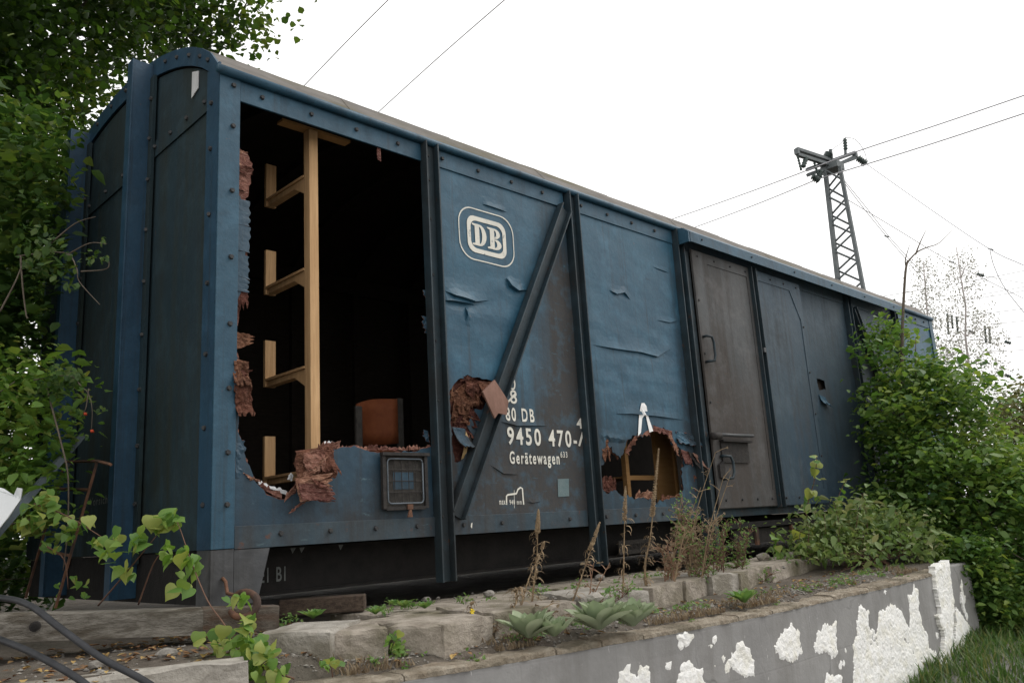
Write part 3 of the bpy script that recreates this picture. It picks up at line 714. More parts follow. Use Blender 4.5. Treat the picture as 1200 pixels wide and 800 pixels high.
# arched band along the roof
n = 26; ys_ = [-.012+(WID+.024)*i/n for i in range(n+1)]
vs = []
for xx in (-.014, -.002):
    for y in ys_: vs += [(xx, y, roofz(min(max(y, 0.0), WID))-.10+(0 if 0.05 < y < WID-.05 else .02)), (xx, y, roofz(min(max(y, 0), WID))+.012)]
k = 2*(n+1); fs = []
for i in range(n): fs += [(2*i, 2*i+2, 2*i+3, 2*i+1), (k+2*i+1, k+2*i+3, k+2*i+2, k+2*i), (2*i+1, 2*i+3, k+2*i+3, k+2*i+1), (2*i+2, 2*i, k+2*i, k+2*i+2)]
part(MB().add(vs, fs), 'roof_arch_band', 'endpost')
for y in (.12, .22, .36, .52, .68, 1.05, 1.3, 1.55, 1.8): bolt((-.014, y, roofz(y)-.04), 'X')
for z in (2.2, 1.95, 1.6, 1.25, .9, .55, .2): bolt((-.013, .07, z), 'X')
# projecting channel posts on the end
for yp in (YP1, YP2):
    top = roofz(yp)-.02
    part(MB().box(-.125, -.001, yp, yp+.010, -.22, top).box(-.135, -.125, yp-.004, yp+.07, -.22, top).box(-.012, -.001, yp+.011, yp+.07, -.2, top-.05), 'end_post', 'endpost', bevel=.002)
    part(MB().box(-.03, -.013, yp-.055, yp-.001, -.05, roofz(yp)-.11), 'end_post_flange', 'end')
    for z in (2.55, 2.3, 2.05, 1.75, 1.45, 1.15, .85, .55, .25): bolt((-.031, yp-.03, z), 'X')
part(MB().prism([(-.003, *p) for p in ((.335, 2.345), (.255, 2.37), (.255, 2.47), (.335, 2.50))], (-.004, 0, 0), (0, 0, 0)), 'maker_plate', 'label_w')
part(MB().box(.0, .1, .1, WID-.1, -.24, -.006), 'headstock', 'black')
# grey steel foot at the corner with its gusset
part(MB().box(-.010, .098, -.012, -.002, -.245, -.002), 'corner_foot', 'foot', bevel=.002)
part(MB().prism([(.1, 0, -.007), (.275, 0, -.007), (.215, 0, -.245), (.1, 0, -.245)], (0, -.010, 0), (0, 0, 0)), 'foot_gusset', 'foot')
part(MB().box(-.010, -.001, -.001, .13, -.245, -.002), 'corner_foot', 'foot')
hk = [W(*p) for p in ((276, 697, 3.52), (282, 694, 3.50), (292, 694, 3.48), (300, 700, 3.46), (301, 709, 3.45), (296, 717, 3.44), (286, 723, 3.43), (275, 721, 3.43), (270, 715, 3.44))]
part(MB().tube([(.045, -.014, -.125), (.05, -.035, -.14), (.052, -.05, -.19), hk[0]], .008, 6), 'hook_eye', 'rust', smooth=True)
part(MB().tube(smooth(hk, 3), [.012+.005*math.sin(math.pi*i/24) for i in range(25)], 8), 'rope_hook', 'rust', smooth=True)
# underframe
part(MB().box(.1, LEN-.1, .25, .27, -.235, -.012).box(.1, LEN-.1, .20, .25, -.235, -.222).box(.1, LEN-.1, .20, .25, -.025, -.012), 'sole_bar', 'black')
part(MB().box(.1, LEN-.1, WID-.27, WID-.25, -.235, -.012), 'sole_bar', 'black')
for xx in (1.3, 2.6, 3.9, 5.8, 7.1, 8.4): part(MB().box(xx-.05, xx+.05, .28, WID-.28, -.22, -.02), 'cross_member', 'black')
part(MB().box(.0, LEN, .0, WID, -.004, .018), 'underfloor', 'black')
part(MB().box(4.1, 9.2, -.05, .15, -.10, -.055), 'step_board', 'black')
part(MB().box(4.3, 6.6, -.02, .02, -.23, -.11), 'step_plate', 'iron')
for xx in (4.6, 5.2, 5.9): part(MB().box(xx, xx+.04, -.045, -.022, -.24, -.056), 'step_hanger', 'rust')

# sliding door --------------------------------------------------------
YD = -.062
DX0, DX1, DM = 4.06, 5.94, 5.01
def door_leaf(a, b, mat, cut):
    d = part(MB().box(a, b, YD, YD+.012, .06, 2.19), 'door', mat)
    f = .06; pr = YD-.006
    left = MB(); 
    z0, z1 = .066, 2.184
    left.box(a, a+f, pr, YD-.0005, z0, z1).build('door_frame', mat, d)
    MB().box(b-f, b, pr, YD-.0005, z0, z1).build('door_frame', mat, d)
    MB().box(a+f, b-f, pr, YD-.0005, z1-.09, z1).build('door_frame', mat, d)
    MB().box(a+f, b-f, pr, YD-.0005, z0, z0+.13).build('door_frame', mat, d)
    g = .20
    if cut < 0: poly = [(a+f, 0, z1-.09), (a+f, 0, z1-.09-g*1.4), (a+f+g*.8, 0, z1-.09)]
    else: poly = [(b-f, 0, z1-.09), (b-f-g*.8, 0, z1-.09), (b-f, 0, z1-.09-g*1.4)]
    MB().prism(poly, (0, pr, 0), (0, YD-.0005, 0)).build('door_gusset', mat, d)
    for k in range(4):
        bolt((a+.08+(b-a-.16)*k/3, pr-.001, z1-.045), rad=.010); bolt((a+.1+(b-a-.2)*k/3, pr-.001, z0+.06), rad=.012)
    for z in (1.75, 1.3, .9, .5): bolt((a+.03 if cut < 0 else b-.03, pr-.001, z), rad=.011)
    return d
dl = door_leaf(DX0, DM-.02, 'door', -1); dr_ = door_leaf(DM+.02, DX1, 'door2', 1)
channel((DM, 0, .05), (DM, 0, 2.19), .085, .05, 'door_mullion', 'post', y=YD+.008)
MB().box(DM-.012, DM+.02, YD-.05, YD-.03, 1.40, 1.44).build('mullion_clip', 'foot', dl)
# door hood rail
hood = [(-.008, 2.352), (-.10, 2.335), (-.155, 2.29), (-.155, 2.205), (-.145, 2.205), (-.145, 2.28), (-.09, 2.318), (-.012, 2.335)]
part(MB().prism([(3.93, y, z) for y, z in hood], (0, 0, 0), (4.42, 0, 0)), 'door_rail_hood', 'trim')
part(MB().prism([(3.925, y, z) for y, z in hood[:4]]+[] if False else [(3.925, -.012, 2.345), (3.925, -.10, 2.33), (3.925, -.153, 2.288), (3.925, -.153, 2.20), (3.925, -.012, 2.20)], (0, 0, 0), (-.02, 0, 0)), 'hood_end_cap', 'trim')
for xx in (4.1, 4.9, 5.7, 6.5, 7.3, 8.1): bolt((xx, -.156, 2.25), rad=.010)
part(MB().tube([(4.0, -.03, .0), (4.0, -.03, 1.75)], .014, 6), 'hand_rod', 'trim')
part(MB().box(3.975, 4.055, -.04, -.014, -.24, 2.17), 'door_post', 'post')
# handles and latch
def handle(x, z0, z1, dx, par):
    MB().tube([(x, YD-.008, z1), (x, YD-.045, z1), (x+dx*.7, YD-.06, z1-.005), (x+dx, YD-.06, z1-.05), (x+dx, YD-.06, z0+.05), (x+dx*.7, YD-.06, z0+.005), (x, YD-.045, z0), (x, YD-.008, z0)], .011, 8).build('grab_handle', 'post', par, smooth=True)
handle(4.09, 1.23, 1.44, .07, dl); handle(4.15, .29, .47, .09, dl)
MB().box(4.15, 4.60, YD-.05, YD-.008, .585, .60).box(4.17, 4.58, YD-.014, YD-.007, .42, .60).build('latch_bracket', 'iron', dl)
MB().tube([(4.02, YD-.06, .635), (4.30, YD-.06, .635), (4.60, YD-.06, .64)], .014, 8).build('latch_bar', 'foot', dl, smooth=True)
MB().tube([(3.99, YD-.05, .62), (4.10, YD-.055, .625)], .030, 8).build('latch_boss', 'iron', dl, smooth=True)
MB().prism([(4.09, 0, .40), (4.15, 0, .43), (4.165, 0, .37), (4.13, 0, .29), (4.09, 0, .30)], (0, YD-.03, 0), (0, YD-.008, 0)).build('latch_plate', 'iron', dl)
# dented flap on the sheet right of the door
shard('torn_flap', 'blue3', wag, [onY(960, 462, -.006), onY(968, 466, -.006)], (.1, 0, -1), .14, 1.0, 5, mseg=5, n=4, crump=.004)

# label holder with wire grille in the first bay -----------------------
lx0, lz0 = S(446, 597); lx1, lz1 = S(494, 534)
lh = part(MB().box(lx0, lx1, -.022, -.008, lz0, lz1), 'label_holder', 'mesh_grey')
MB().box(lx0-.012, lx1+.02, -.05, -.021, lz1-.005, lz1+.012).build('holder_hood', 'iron', lh)
for a_, b_, c_, d_ in ((lx0-.008, lx0+.012, lz0, lz1-.006), (lx1-.012, lx1+.008, lz0, lz1-.006), (lx0+.013, lx1-.013, lz0-.006, lz0+.012)): MB().box(a_, b_, -.04, -.0225, c_, d_).build('holder_frame', 'iron', lh)
u0, u1, v0, v1 = lx0+.025, lx1-.025, lz0+.028, lz1-.022
MB().box(u0+.045, u1-.055, -.0235, -.0222, v0+.075, v1-.07).build('blue_slip', 'blue1', lh)
rr = []
for cx_, cz_, a0 in ((u1-.02, v1-.02, 0), (u0+.02, v1-.02, 90), (u0+.02, v0+.02, 180), (u1-.02, v0+.02, 270)):
    for q in (0, 30, 60, 90): rr.append((cx_+.02*math.cos(R(a0+q)), -.036, cz_+.02*math.sin(R(a0+q))))
MB().tube(rr+[rr[0]], .0045, 6).build('wire_frame', 'galv', lh, smooth=True)
for i in range(1, 5): MB().tube([(u0+(u1-u0)*i/5, -.033, v0), (u0+(u1-u0)*i/5, -.033, v1)], .0024, 5).build('grille_wire', 'iron', lh)
for i in range(1, 4): MB().tube([(u0, -.036, v0+(v1-v0)*i/4), (u1, -.036, v0+(v1-v0)*i/4)], .0024, 5).build('grille_wire', 'iron', lh)
MB().box((u0+u1)/2, (u0+u1)/2+.035, -.05, -.041, lz0-.004, lz0+.022).prism([((u0+u1)/2+.010, 0, lz0-.006), ((u0+u1)/2+.024, 0, lz0-.006), ((u0+u1)/2+.030, 0, lz0-.045), ((u0+u1)/2-.002, 0, lz0-.045)], (0, -.05, 0), (0, -.042, 0)).build('holder_catch', 'rust', lh)

# lettering -------------------------------------------------------------
def textmesh(body, bold=0., spc=1.):
    cu = bpy.data.curves.new('lettering', 'FONT'); cu.body = body; cu.offset = bold; cu.resolution_u = 4; cu.space_character = spc
    o = bpy.data.objects.new('lettering', cu); COL.objects.link(o)
    dg = bpy.context.evaluated_depsgraph_get(); dg.update(); me = bpy.data.meshes.new_from_object(o.evaluated_get(dg))
    v = [tuple(q.co) for q in me.vertices]; f = [tuple(p.vertices) for p in me.polygons]
    bpy.data.objects.remove(o); bpy.data.curves.remove(cu); bpy.data.meshes.remove(me); return v, f
def lettering(body, x0, z0, x1, z1, mat='white', y=0., bold=.012, wp=True, lift=.0035, plane='Y', parent=None, slope=0., name='lettering', spc=1.3):
    v, f = textmesh(body, bold, spc); a = np.array(v); mn = a.min(0); mxx = a.max(0)
    u = (a[:, 0]-mn[0])/(mxx[0]-mn[0]); t = (a[:, 1]-mn[1])/(mxx[1]-mn[1])
    out = []
    for uu, tt in zip(u, t):
        x = x0+(x1-x0)*uu; z = z0+(z1-z0)*tt+slope*uu
        out.append((x, y-lift+(warp(x, z) if wp else 0), z) if plane == 'Y' else (y-lift, x, z))
    o = MB().add(out, f).build(name, mat, parent or wag, fix=False); o['kind'] = 'stuff'; return o
def flat(polys, mat, name='lettering', y=0., lift=.0035, wp=True, parent=None):
    """each poly is a closed list of (x,z); or a pair (outer, inner) of equal length: a ring"""
    mb = MB()
    for p in polys:
        if isinstance(p, tuple):
            o, i = p; n = len(o); vs = [(q[0], y-lift+(warp(*q) if wp else 0), q[1]) for q in o+i]
            mb.add(vs, [(k, (k+1) % n, n+(k+1) % n, n+k) for k in range(n)])
        else: mb.add([(q[0], y-lift+(warp(*q) if wp else 0), q[1]) for q in p], [tuple(range(len(p)))])
    o = mb.build(name, mat, parent or wag, fix=False)
    if len(polys) > 1: o['kind'] = 'stuff'
    return o
def rrect(cx, cz, w_, h_, r_, n=7):
    o = []
    for sx, sz, a0 in ((1, 1, 0), (-1, 1, 90), (-1, -1, 180), (1, -1, 270)):
        for k in range(n+1):
            a_ = R(a0+90*k/n); o.append((cx+sx*(w_/2-r_)+r_*math.cos(a_), cz+sz*(h_/2-r_)+r_*math.sin(a_)))
    o2 = []
    for k in range(len(o)):
        a_, b_ = o[k], o[(k+1) % len(o)]; L = math.hypot(b_[0]-a_[0], b_[1]-a_[1]); q = max(1, int(L/.03))
        o2 += [(a_[0]+(b_[0]-a_[0])*i/q, a_[1]+(b_[1]-a_[1])*i/q) for i in range(q)]
    return o2
def ring(cx, cz, w_, h_, r_, t):
    o = rrect(cx, cz, w_, h_, r_); k = 1-2*t/w_; kz = 1-2*t/h_
    return (o, [(cx+(p[0]-cx)*k, cz+(p[1]-cz)*kz) for p in o])
(ax, az), (bx, bz) = S(537, 268), S(602, 290)
ocx, ow = (ax+bx)/2, bx-ax; oz1 = S(566, 248)[1]+.005; oz0 = S(572, 308)[1]-.005
ocz, oh = (oz0+oz1)/2, oz1-oz0
emblem = flat([ring(ocx, ocz, ow, oh, .115, .008), ring(ocx, ocz, ow*.70, oh*.70, .062, .030)], 'white', 'railway_emblem')
# serif letters D and B
def cx2(p): return (ocx+p[0]*ow, ocz+p[1]*oh)
def arc(cx_, cz_, rx, rz_, a0, a1, n=10): return [(cx_+rx*math.cos(R(a0+(a1-a0)*i/n)), cz_+rz_*math.sin(R(a0+(a1-a0)*i/n))) for i in range(n+1)]
def strip(o, i): 
    mb_ = []
    for k in range(len(o)-1): mb_.append([cx2(o[k]), cx2(o[k+1]), cx2(i[k+1]), cx2(i[k])])
    return mb_
h2 = .205
Dp = [[cx2(p) for p in ((-.215, -h2), (-.135, -h2), (-.135, h2), (-.215, h2))], [cx2(p) for p in ((-.262, h2), (-.262, h2-.028), (-.215, h2-.045), (-.215, h2))], [cx2(p) for p in ((-.262, -h2), (-.215, -h2), (-.215, -h2+.045), (-.262, -h2+.028))]]
Dp += strip(arc(-.135, 0, .125, h2, 90, -90), arc(-.135, 0, .048, h2-.04, 90, -90))
q0 = .27
Bp = [[cx2((p[0]+q0, p[1])) for p in ((-.215, -h2), (-.135, -h2), (-.135, h2), (-.215, h2))], [cx2((p[0]+q0, p[1])) for p in ((-.262, h2), (-.262, h2-.028), (-.215, h2-.045), (-.215, h2))], [cx2((p[0]+q0, p[1])) for p in ((-.262, -h2), (-.215, -h2), (-.215, -h2+.045), (-.262, -h2+.028))]]
Bp += strip([(p[0]+q0, p[1]) for p in arc(-.135, .105, .105, .10, 90, -90)], [(p[0]+q0, p[1]) for p in arc(-.135, .105, .035, .065, 90, -90)])
Bp += strip([(p[0]+q0, p[1]) for p in arc(-.135, -.10, .125, .105, 90, -90)], [(p[0]+q0, p[1]) for p in arc(-.135, -.10, .045, .068, 90, -90)])
flat(Dp+Bp, 'white', 'emblem_letters', parent=emblem)
def row(body, pl, pr, ptop, pbot, **k):
    xl, _ = S(pl[0], pl[1]); xr, _ = S(pr[0], pr[1]); zt = S(*ptop)[1]; zb = S(*pbot)[1]
    return lettering(body, xl, zb, xr, zt, **k)
row('0', (596, 446), (603, 446), (600, 442), (600, 457), bold=.0)
row('8', (597, 466), (605, 466), (601, 457), (601, 473))
flat([[S(*p) for p in ((594, 470), (595, 472), (604, 463), (603, 460))]], 'white')
row('80 DB', (592, 486), (625, 486), (608, 478), (608, 494), bold=.022)
row('9450 470-', (594, 511), (675, 514), (600, 500), (600, 521), slope=-.006, bold=.022)
row('4', (675, 497), (681.5, 497), (678, 490), (678, 502), bold=.03)
flat([[S(*p) for p in ((677, 522), (679, 523), (683.5, 507), (681, 506))]], 'white')
row('Ger\u00e4tewagen', (597, 538), (655, 541), (620, 529), (620, 548), bold=.02)
row('633', (656, 533), (664, 533), (660, 529), (660, 536))
row('max', (585, 588), (592, 588), (588, 586), (588, 591)); row('940 mm', (597, 588), (611, 588), (604, 585), (604, 591))
gp = [(593.5, 591), (593.5, 581), (595, 579.5), (605, 578), (607, 573), (610, 571), (612, 572), (613.5, 591)]
def stroke(pl, wd):
    P_ = [S(*p) for p in pl]; o = []; i_ = []
    for k, p in enumerate(P_):
        a_ = P_[max(k-1, 0)]; b_ = P_[min(k+1, len(P_)-1)]; L = math.hypot(b_[0]-a_[0], b_[1]-a_[1]); nx, nz_ = -(b_[1]-a_[1])/L*wd/2, (b_[0]-a_[0])/L*wd/2
        o.append((p[0]+nx, p[1]+nz_)); i_.append((p[0]-nx, p[1]-nz_))
    return [[o[k], o[k+1], i_[k+1], i_[k]] for k in range(len(P_)-1)]
flat(stroke(gp, .011), 'white'); flat(stroke([(602.5, 574), (602.5, 595)], .003), 'white')
flat([[S(*p) for p in ((653, 561), (666, 560.5), (666.5, 581), (653.5, 582))]], 'patch', 'paint_patch')
flat([[S(*p) for p in ((550, 613), (551.5, 612), (551, 619), (549.5, 617))]], 'white', y=-.0125, wp=False)
# hand-painted white A in the third bay
flat([[S(*p) for p in q] for q in (((746.5, 511), (750, 507), (752, 490), (748.2, 488)), ((756.5, 488), (760, 506.5), (764.5, 505), (759.2, 488)), ((748.2, 488), (752, 490), (753.5, 486), (756.5, 488), (759.2, 488), (756.5, 476), (749.5, 476)), ((749.5, 476), (756.5, 476), (754.2, 472.2), (751, 472.2)))], 'chalk', 'painted_letter', lift=.008)
lettering('EI BI', .36, -.175, .50, -.105, 'fade', y=.2485, wp=False, lift=.002)
for k, xx in enumerate((.50, .55, .78)): flat([[(xx, -.018-.0), (xx+.03, -.018), (xx+.012, -.045)]], 'fade', y=.199, lift=.001, wp=False)
lettering('Vorsichtig rang', 1.62, .27, 1.02, .33, 'fade', y=.0, wp=False, lift=.002, plane='X')
px0, pz0 = S(725, 650, .15); px1, pz1 = S(765, 630, .15)
nb_ = part(MB().box(px0, px1, .14, .15, pz0, pz1), 'station_plate', 'mesh_grey')
lettering('Heimatbahnhof', px0+.05, pz1-.045, px1-.05, pz1-.02, 'black', y=.14, wp=False, parent=nb_); lettering('Bamberg', px0+.07, pz0+.02, px1-.07, pz0+.06, 'black', y=.14, wp=False, parent=nb_)

# torn plywood ----------------------------------------------------------
def sh(mat, px, y, along, L, curl, seed, name='torn_plywood', **k): return shard(name, mat, wag, [onY(p[0], p[1], y) for p in px], along, L, curl, seed, **k)
# strip standing at the corner post of the open bay
sh('plyp', [(276, 196), (277, 222)], -.004, (1, 0, .15), .085, -.5, 1, n=6, crump=.010)
sh('plyp', [(276, 192), (277, 200)], -.012, (1, 0, -.1), .10, .5, 2, n=5, crump=.014)
sh('plyp', [(277, 160+15), (277, 195)], .01, (1, 0, 0), .07, -.3, 31, n=6, jag=.5)
sh('blue1', [(276, 232), (276, 262)], -.006, (1, 0, .05), .088, -.22, 3, n=6, crump=.0012, jag=.2, matback='plyp')
sh('blue1', [(276, 262), (275, 292)], -.006, (1, 0, 0), .088, -.22, 4, n=6, crump=.0012, jag=.15, matback='plyp')
sh('blue1', [(275, 295), (275, 322)], -.006, (1, 0, -.1), .088, -.22, 5, n=6, crump=.0012, jag=.2, matback='plyp')
sh('blue1', [(275, 322), (275, 340)], -.006, (1, 0, 0), .088, -.22, 6, n=6, crump=.0012, jag=.3, matback='plyp')
sh('ply', [(275, 335), (290, 336)], .004, (0, 0, -1), .13, .15, 7, n=8, jag=.7, crump=.008)
sh('ply', [(275, 388), (275, 410)], -.006, (1, 0, .2), .13, -.3, 8, n=6, jag=.55, taper=.5)
sh('ply', [(274, 420), (292, 424)], -.012, (0, 0, -1), .15, .5, 9, n=7, crump=.02)
sh('ply', [(274, 446), (292, 448)], -.020, (.1, 0, -1), .19, .25, 10, n=8, crump=.022, jag=.3)
sh('ply', [(275, 430), (275, 475)], -.006, (1, 0, -.1), .11, -.2, 11, n=8, crump=.018, jag=.5)
sh('blue1', [(276, 515), (276, 560)], -.006, (1, 0, 0), .07, -.6, 12, n=8, crump=.008, matback='plyp')
sh('plyp', [(285, 553), (292, 560)], -.004, (1, 0, -.4), .07, .2, 13, n=5, crump=.014)
# white-edged tear at the low point
sh('label_w', [(303, 567), (336, 580)], .02, (.1, 0, 1), .028, -.6, 14, n=9, jag=.6, crump=.008)
sh('plyp', [(305, 572), (330, 584)], .008, (.1, 0, 1), .035, .3, 15, n=8, jag=.7)
sh('wpanel', [(337, 562), (343, 562)], .012, (.2, 0, 1), .04, -.2, 16, n=4)
sh('plyp', [(333, 588), (347, 574)], -.004, (.4, 0, 1), .06, .4, 17, n=6)
# big crumpled lump hanging out at the foot of the rack post
sh('ply', [(346, 528), (390, 522)], -.008, (.02, 0, -1), .19, .25, 18, n=12, mseg=8, crump=.020, jag=.25)
sh('ply', [(348, 530), (366, 526)], -.040, (-.05, 0, -1), .21, .12, 19, n=7, mseg=8, crump=.012, jag=.3)
sh('plyp', [(356, 531), (380, 526)], -.055, (.05, 0, -1), .12, .25, 20, n=8, mseg=6, crump=.016, jag=.5)
sh('ply', [(372, 528), (390, 526)], -.03, (.2, 0, -1), .15, .5, 21, n=7, mseg=7, crump=.014, jag=.5)
sh('plyp', [(346, 560), (352, 588)], -.060, (1, 0, .12), .20, .25, 22, n=9, mseg=8, crump=.012, jag=.35)
sh('plyp', [(350, 566), (354, 586)], -.085, (1, 0, -.08), .19, .35, 23, n=8, mseg=8, crump=.012, jag=.4)
sh('plyp', [(360, 548), (350, 566)], -.050, (.8, 0, .5), .15, .5, 121, n=8, mseg=6, crump=.014, jag=.6)
sh('ply', [(364, 560), (380, 566)], -.095, (.6, 0, -.7), .07, .7, 122, n=7, mseg=5, crump=.010, jag=.5)
sh('plyp', [(352, 590), (361, 586)], -.012, (-.9, 0, -.55), .10, .1, 24, n=5, jag=.3, taper=.6)
sh('plyp', [(373, 527), (398, 522)], -.002, (.1, 0, 1), .04, .6, 25, n=9, jag=.6, crump=.012)
sh('wpanel', [(378, 524), (392, 522)], .010, (.1, 0, 1), .035, -.3, 26, n=6, jag=.5, crump=.01)
for k, q in enumerate(range(395, 505, 12)): sh('plyp', [(q, 527), (q+11, 527)], .004, (.1, 0, 1), .035*random.uniform(.5, 1.1), random.uniform(-.4, .5), 40+k, n=5, jag=.8, crump=.008)
# hanging splinter under the top rail and ragged edge on the first post
sh('plyp', [(442, 172), (446, 174)], .004, (0, 0, -1), .09, .1, 27, n=3, crump=.004, jag=.2)
for k, (q, r_) in enumerate(((341, 8), (372, 14), (381, 10), (505, 8), (512, 6))): sh('blue1', [(500+k*.5, q), (501+k*.5, q+r_)], .0, (-1, 0, .2), .03+.015*(k % 2), -.2, 60+k, n=4, jag=.6, crump=.006, matback='plyp')
# second bay hole: broken layers, folded board, yellow strip, blue flap
sh('ply', [(528, 462), (552, 444)], .022, (.35, 0, -1), .17, .35, 70, n=9, mseg=7, crump=.03, jag=.4, th=.004)
sh('ply', [(545, 444), (578, 448)], .020, (0, 0, -1), .13, .6, 71, n=9, mseg=6, crump=.028, jag=.5, th=.004)
sh('ply', [(529, 490), (533, 466)], .018, (1, 0, -.3), .14, .45, 72, n=9, mseg=6, crump=.03, jag=.5, th=.004)
sh('ply', [(529, 505), (545, 470)], .020, (.7, 0, -.8), .15, .4, 73, n=9, mseg=6, crump=.03, jag=.5, th=.004)
sh('plyp', [(536, 500), (556, 500)], .015, (.1, 0, -1), .10, .4, 74, n=8, mseg=6, crump=.022, jag=.8, th=.006)
sh('ply', [(528, 470), (531, 452)], .010, (-.2, 0, .6), .04, .5, 75, n=6, jag=.6)
sh('ply', [(540, 447), (560, 441)], .006, (.1, 0, 1), .03, .7, 76, n=8, jag=.7, crump=.012)
sh('blue2', [(530, 500), (545, 502)], -.002, (.25, 0, -1), .15, .95, 77, n=7, mseg=7, crump=.006, jag=.15, matback='iron')
bq = [onY(566, 452, -.035), onY(578, 446, -.05)]
MB().prism([onY(566, 459, -.09), onY(580, 445, -.08), onY(596, 470, -.10), onY(594, 486, -.105), onY(584, 484, -.105), onY(580, 490, -.105)], (0, 0, 0), (0, .012, .002)).build('folded_board', 'board', wag)
sh('ply', [(562, 448), (580, 447)], -.004, (-.1, 0, -1), .09, 1.2, 78, n=7, mseg=6, crump=.018, jag=.4, th=.004)
sh('yellow_board', [(546, 505), (549, 512)], -.01, (-.12, 0, -1), .17, -.4, 79, n=4, mseg=8, crump=.002, jag=.05, th=.003)
sh('iron', [(550, 505), (557, 512)], .01, (-.3, 0, -1), .12, .2, 80, n=5, jag=.5)
# third bay hole
sh('plyp', [(764, 498), (787, 505)], -.003, (.05, 0, -1), .055, .35, 90, n=9, jag=.5, crump=.014)
sh('plyp', [(783, 503), (795, 526)], -.001, (-.3, 0, -1), .07, .3, 91, n=9, jag=.6, crump=.014)
sh('ply', [(733, 530), (745, 508)], .004, (1, 0, -.4), .05, .2, 92, n=8, jag=.6)
sh('plyp', [(748, 506), (761, 503)], .002, (0, 0, -1), .05, .3, 93, n=6, jag=.6)
sh('ply', [(704, 520), (712, 514)], .004, (0, 0, -1), .16, .2, 94, n=6, jag=.7, crump=.014)
sh('ply', [(706, 574), (722, 580)], .006, (0, 0, 1), .13, .2, 95, n=8, jag=.5, crump=.014)
sh('plyp', [(745, 584), (766, 584)], .006, (.1, 0, 1), .07, .4, 96, n=9, jag=.7, crump=.018)
sh('ply', [(775, 586), (800, 588)], .006, (0, 0, 1), .06, .3, 97, n=8, jag=.7, crump=.016)
sh('blue3', [(792, 505), (818, 510)], -.004, (0, 0, -1), .11, .55, 98, n=8, jag=.25, crump=.018, matback='plyp')
sh('plyp', [(798, 526), (808, 530)], -.006, (.2, 0, -1), .13, .2, 99, n=6, jag=.5, crump=.014)
sh('iron', [(807, 529), (818, 533)], -.012, (.5, 0, -.9), .17, .5, 100, n=7, jag=.2, crump=.012)
sh('board', [(812, 530), (820, 534)], -.030, (.6, 0, -.8), .15, .4, 101, n=6, jag=.2, crump=.010)
sh('ply', [(810, 555), (820, 556)], .008, (0, 0, -1), .14, .1, 102, n=6, jag=.4, crump=.014)

# ================================================================== THINGS INSIDE THE WAGON
rk = thing('timber_rack', (.61, .2, .1), 'pale timber rack post with four bracket arms inside the open bay', 'rack')
MB().box(.58, .635, .13, .19, .1, 2.27).build('upright', 'pine', rk, bevel=.002)
MB().box(.42, .86, .14, .20, 2.272, 2.288).build('head_plank', 'ochre', rk)
for z in (2.0, 1.455, .91, .36):
    a_ = MB().box(.585, .63, .19, .60, z-.035, z-.005).box(.575, .64, .19, .61, z-.004, z+.010).build('arm', 'pine', rk)
    MB().box(.575, .64, .61, .632, z-.035, z+.235).build('end_stop', 'pine', a_)
    MB().prism([(.583, .19, z-.036), (.583, .30, z-.036), (.583, .19, z-.10)], (0, 0, 0), (.03, 0, 0)).build('knee', 'pine', a_)
ch = thing('chair', (1.3, .55, .1), 'orange-brown chair back with grey frame showing above the torn side', 'chair')
n = 9; vs = []
for i in range(n):
    t = i/(n-1); xx = 1.07+.27*t; yy_ = .42+.06*math.sin(math.pi*t)-.02*t
    for z in (.54, .62, .74, .81): vs.append((xx, yy_, z+.012*t-.03*(1-t)*(z > .7)+.02*math.sin(math.pi*t)*(z > .7)))
nb = len(vs); vs += [(v[0], v[1]+.03, v[2]) for v in vs]; fs = [(i*4+j, (i+1)*4+j, (i+1)*4+j+1, i*4+j+1) for i in range(n-1) for j in range(3)]
fs += [tuple(reversed([q+nb for q in f])) for f in fs]
rim = [i*4 for i in range(n)]+[(n-1)*4+j for j in (1, 2, 3)]+[i*4+3 for i in range(n-2, -1, -1)]+[2, 1]
fs += [(rim[q], rim[(q+1) % len(rim)], rim[(q+1) % len(rim)]+nb, rim[q]+nb) for q in range(len(rim))]
MB().add(vs, fs).build('backrest', 'orange', ch, smooth=True)
for xx, tz in ((1.045, .765), (1.345, .83)):
    MB().box(xx, xx+.045, .405, .432, .10, tz).build('back_leg', 'mesh_grey', ch, bevel=.008)
    MB().tube([(xx+.02, .86, .10), (xx+.02, .84, .5)], .014, 8).build('front_leg', 'mesh_grey', ch)
MB().box(1.04, 1.40, .44, .88, .48, .52).build('seat', 'orange', ch, bevel=.01)
sf = thing('shelf_frame', (3.75, .35, .1), 'ochre timber shelf frame seen through the hole in the third bay', 'shelf')
MB().box(3.80, 4.02, .30, .33, .09, 1.15).build('side_board', 'ochre', sf)
MB().box(4.022, 4.05, .28, .33, .09, 1.15).build('upright', 'ochre', sf)
MB().box(3.40, 3.44, .30, .34, .09, 1.15).build('upright', 'ochre', sf)
MB().box(3.44, 3.80, .30, .33, .315, .35).build('shelf_edge', 'ochre', sf)
MB().box(3.44, 3.80, .33, .75, .335, .35).build('shelf_board', 'ochre', sf)

